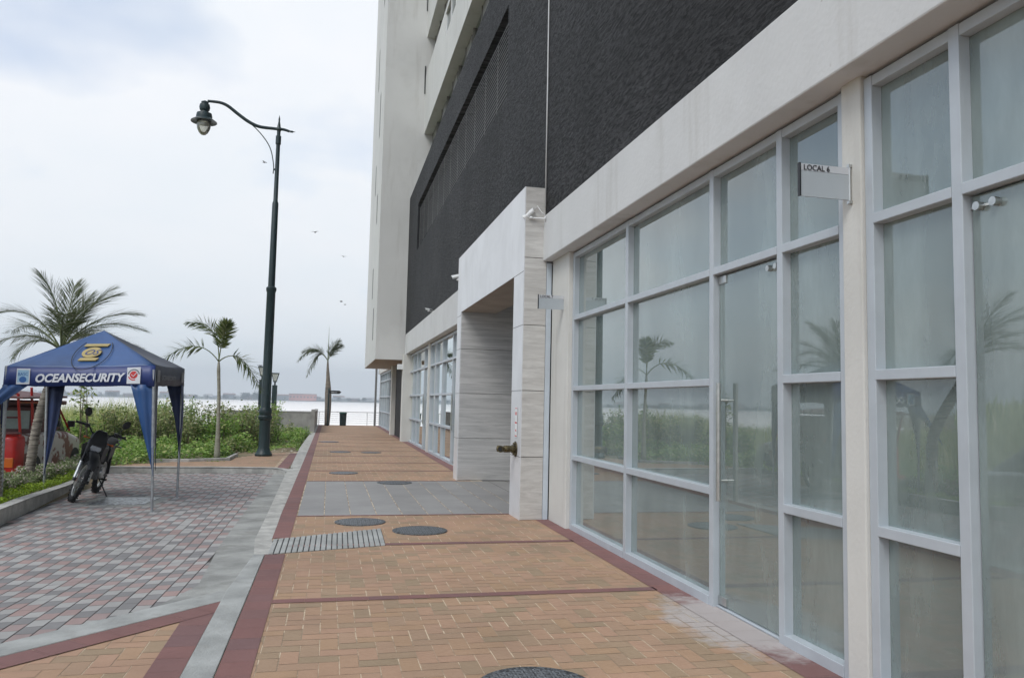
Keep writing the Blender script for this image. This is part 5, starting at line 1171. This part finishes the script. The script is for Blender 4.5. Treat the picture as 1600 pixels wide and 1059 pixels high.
b.box(-24,24,-15,15,0,11); b.build('wall',M_ltred,t); b=MB(); b.box(-25,25,-16,16,11,12.5); b.build('roof',M_farroof,t)
b=MB()
for k in range(8): b.box(-23+k*6.1,-20+k*6.1,-15.1,-14.9,5,8)
b.build('windows',M_farwin,t)
b=MB(); t=tag(empty('far_tower',(-330,1560,-2)),'small pale church tower above the far bank houses','tower'); b.box(-4,4,-4,4,0,22); b.build('wall',M_farw,t); b=MB(); b.add([(-5,-5,22),(5,-5,22),(5,5,22),(-5,5,22),(0,0,30)],[(0,1,4),(1,2,4),(2,3,4),(3,0,4),(3,2,1,0)]); b.build('roof',M_ltred,t)
def fartree():
    t=empty('far_tree'); b=MB(); b.tube([(0,0,0),(0,0,5)],[.8,.5],6); b.build('trunk',M_stem,t)
    C=[]
    for k in range(9): c=np.array([random.uniform(-6,6),random.uniform(-5,5),random.uniform(5,11)]); C.append(c+rng.normal(0,2.2,(70,3)))
    C=np.concatenate(C); C[:,2]=np.maximum(C[:,2],.5); quads('crown',leafcloud(C,2.4,.7),M_fartree,t); return t
pt=[fartree() for _ in range(4)]
spots=[(x,random.uniform(1490,1620),random.uniform(.3,.6)) for x in np.linspace(-1080,180,110)]+[(120+random.uniform(-18,18),1500,1.0) for _ in range(5)]+[(-140+random.uniform(-22,22),1500,.85) for _ in range(5)]
for i,(x,y,s) in enumerate(spots):
    c=pt[i%4] if i<4 else copy_tree(pt[i%4]); c.location=(x+random.uniform(-5,5),y,-1.8); c.scale=(s,s,s); c.rotation_euler=(0,0,random.uniform(0,6))
    tag(c,'tiny hazy tree among the houses of the far river bank','tree','trees on the far river bank')

# ================================================================== BIRDS
def bird(loc,s,rot,label,flap=.5):
    t=tag(empty('bird',loc,(0,0,rot)),label,'bird','small birds in the sky'); t.scale=(s,s,s)
    b=MB(); n=10; b.loft([[(rr*math.cos(2*PI*k/n),y,rr*.9*math.sin(2*PI*k/n)+z) for k in range(n)] for y,rr,z in ((-.5,.01,.02),(-.42,.05,.02),(-.34,.09,.02),(-.2,.12,0),(.05,.13,-.01),(.25,.08,0),(.35,.04,.01),(.36,.09*.4,.01),(.6,.05*.5,.02))])
    for sd in (-1,1):
        b.loft([[(sd*.08,-.15,.03),(sd*.08,.15,.03),(sd*.08,.15,.05),(sd*.08,-.15,.05)],[(sd*.5,-.22,.03+flap*.3),(sd*.5,.08,.03+flap*.3),(sd*.5,.08,.045+flap*.3),(sd*.5,-.22,.045+flap*.3)],[(sd*1.0,-.02,.03+flap*.2),(sd*1.0,.04,.03+flap*.2),(sd*1.0,.04,.036+flap*.2),(sd*1.0,-.02,.036+flap*.2)]])
    b.build('body',M_black,t,smooth=True)
for l,s,ro,tx in (((-2.73,30,10.37),.16,R(60),'tiny dark bird flying just left of the lamp post near its brace'),((-.79,30,7.86),.17,R(150),'dark bird in the sky halfway between lamp post and tower, the highest of that group'),
    ((.305,30,7.0),.13,R(20),'tiny bird close to the tower edge below the highest one'),((.277,30,5.28),.14,R(80),'left bird of the low pair above the farthest palm'),((.423,30,5.17),.10,R(120),'right smaller bird of the low pair above the farthest palm')):
    bird(l,s,ro,tx)
bird((-3.80,45,3.36),.28,R(100),'small bird perched on the left promenade lantern',-.4)
# ------------------------------------------------------------------ haze
m,nt,p=newmat('river haze'); nt.nodes.remove(p); v=nt.nodes.new('ShaderNodeVolumePrincipled'); v.inputs['Color'].default_value=(.80,.88,.96,1); v.inputs['Density'].default_value=.00065; v.inputs['Anisotropy'].default_value=.1
nt.links.new(v.outputs[0],nt.nodes['Material Output'].inputs['Volume'])
b=MB(); b.box(-2300,900,-60,1750,-6,60); tag(b.build('haze',m),kind='stuff')
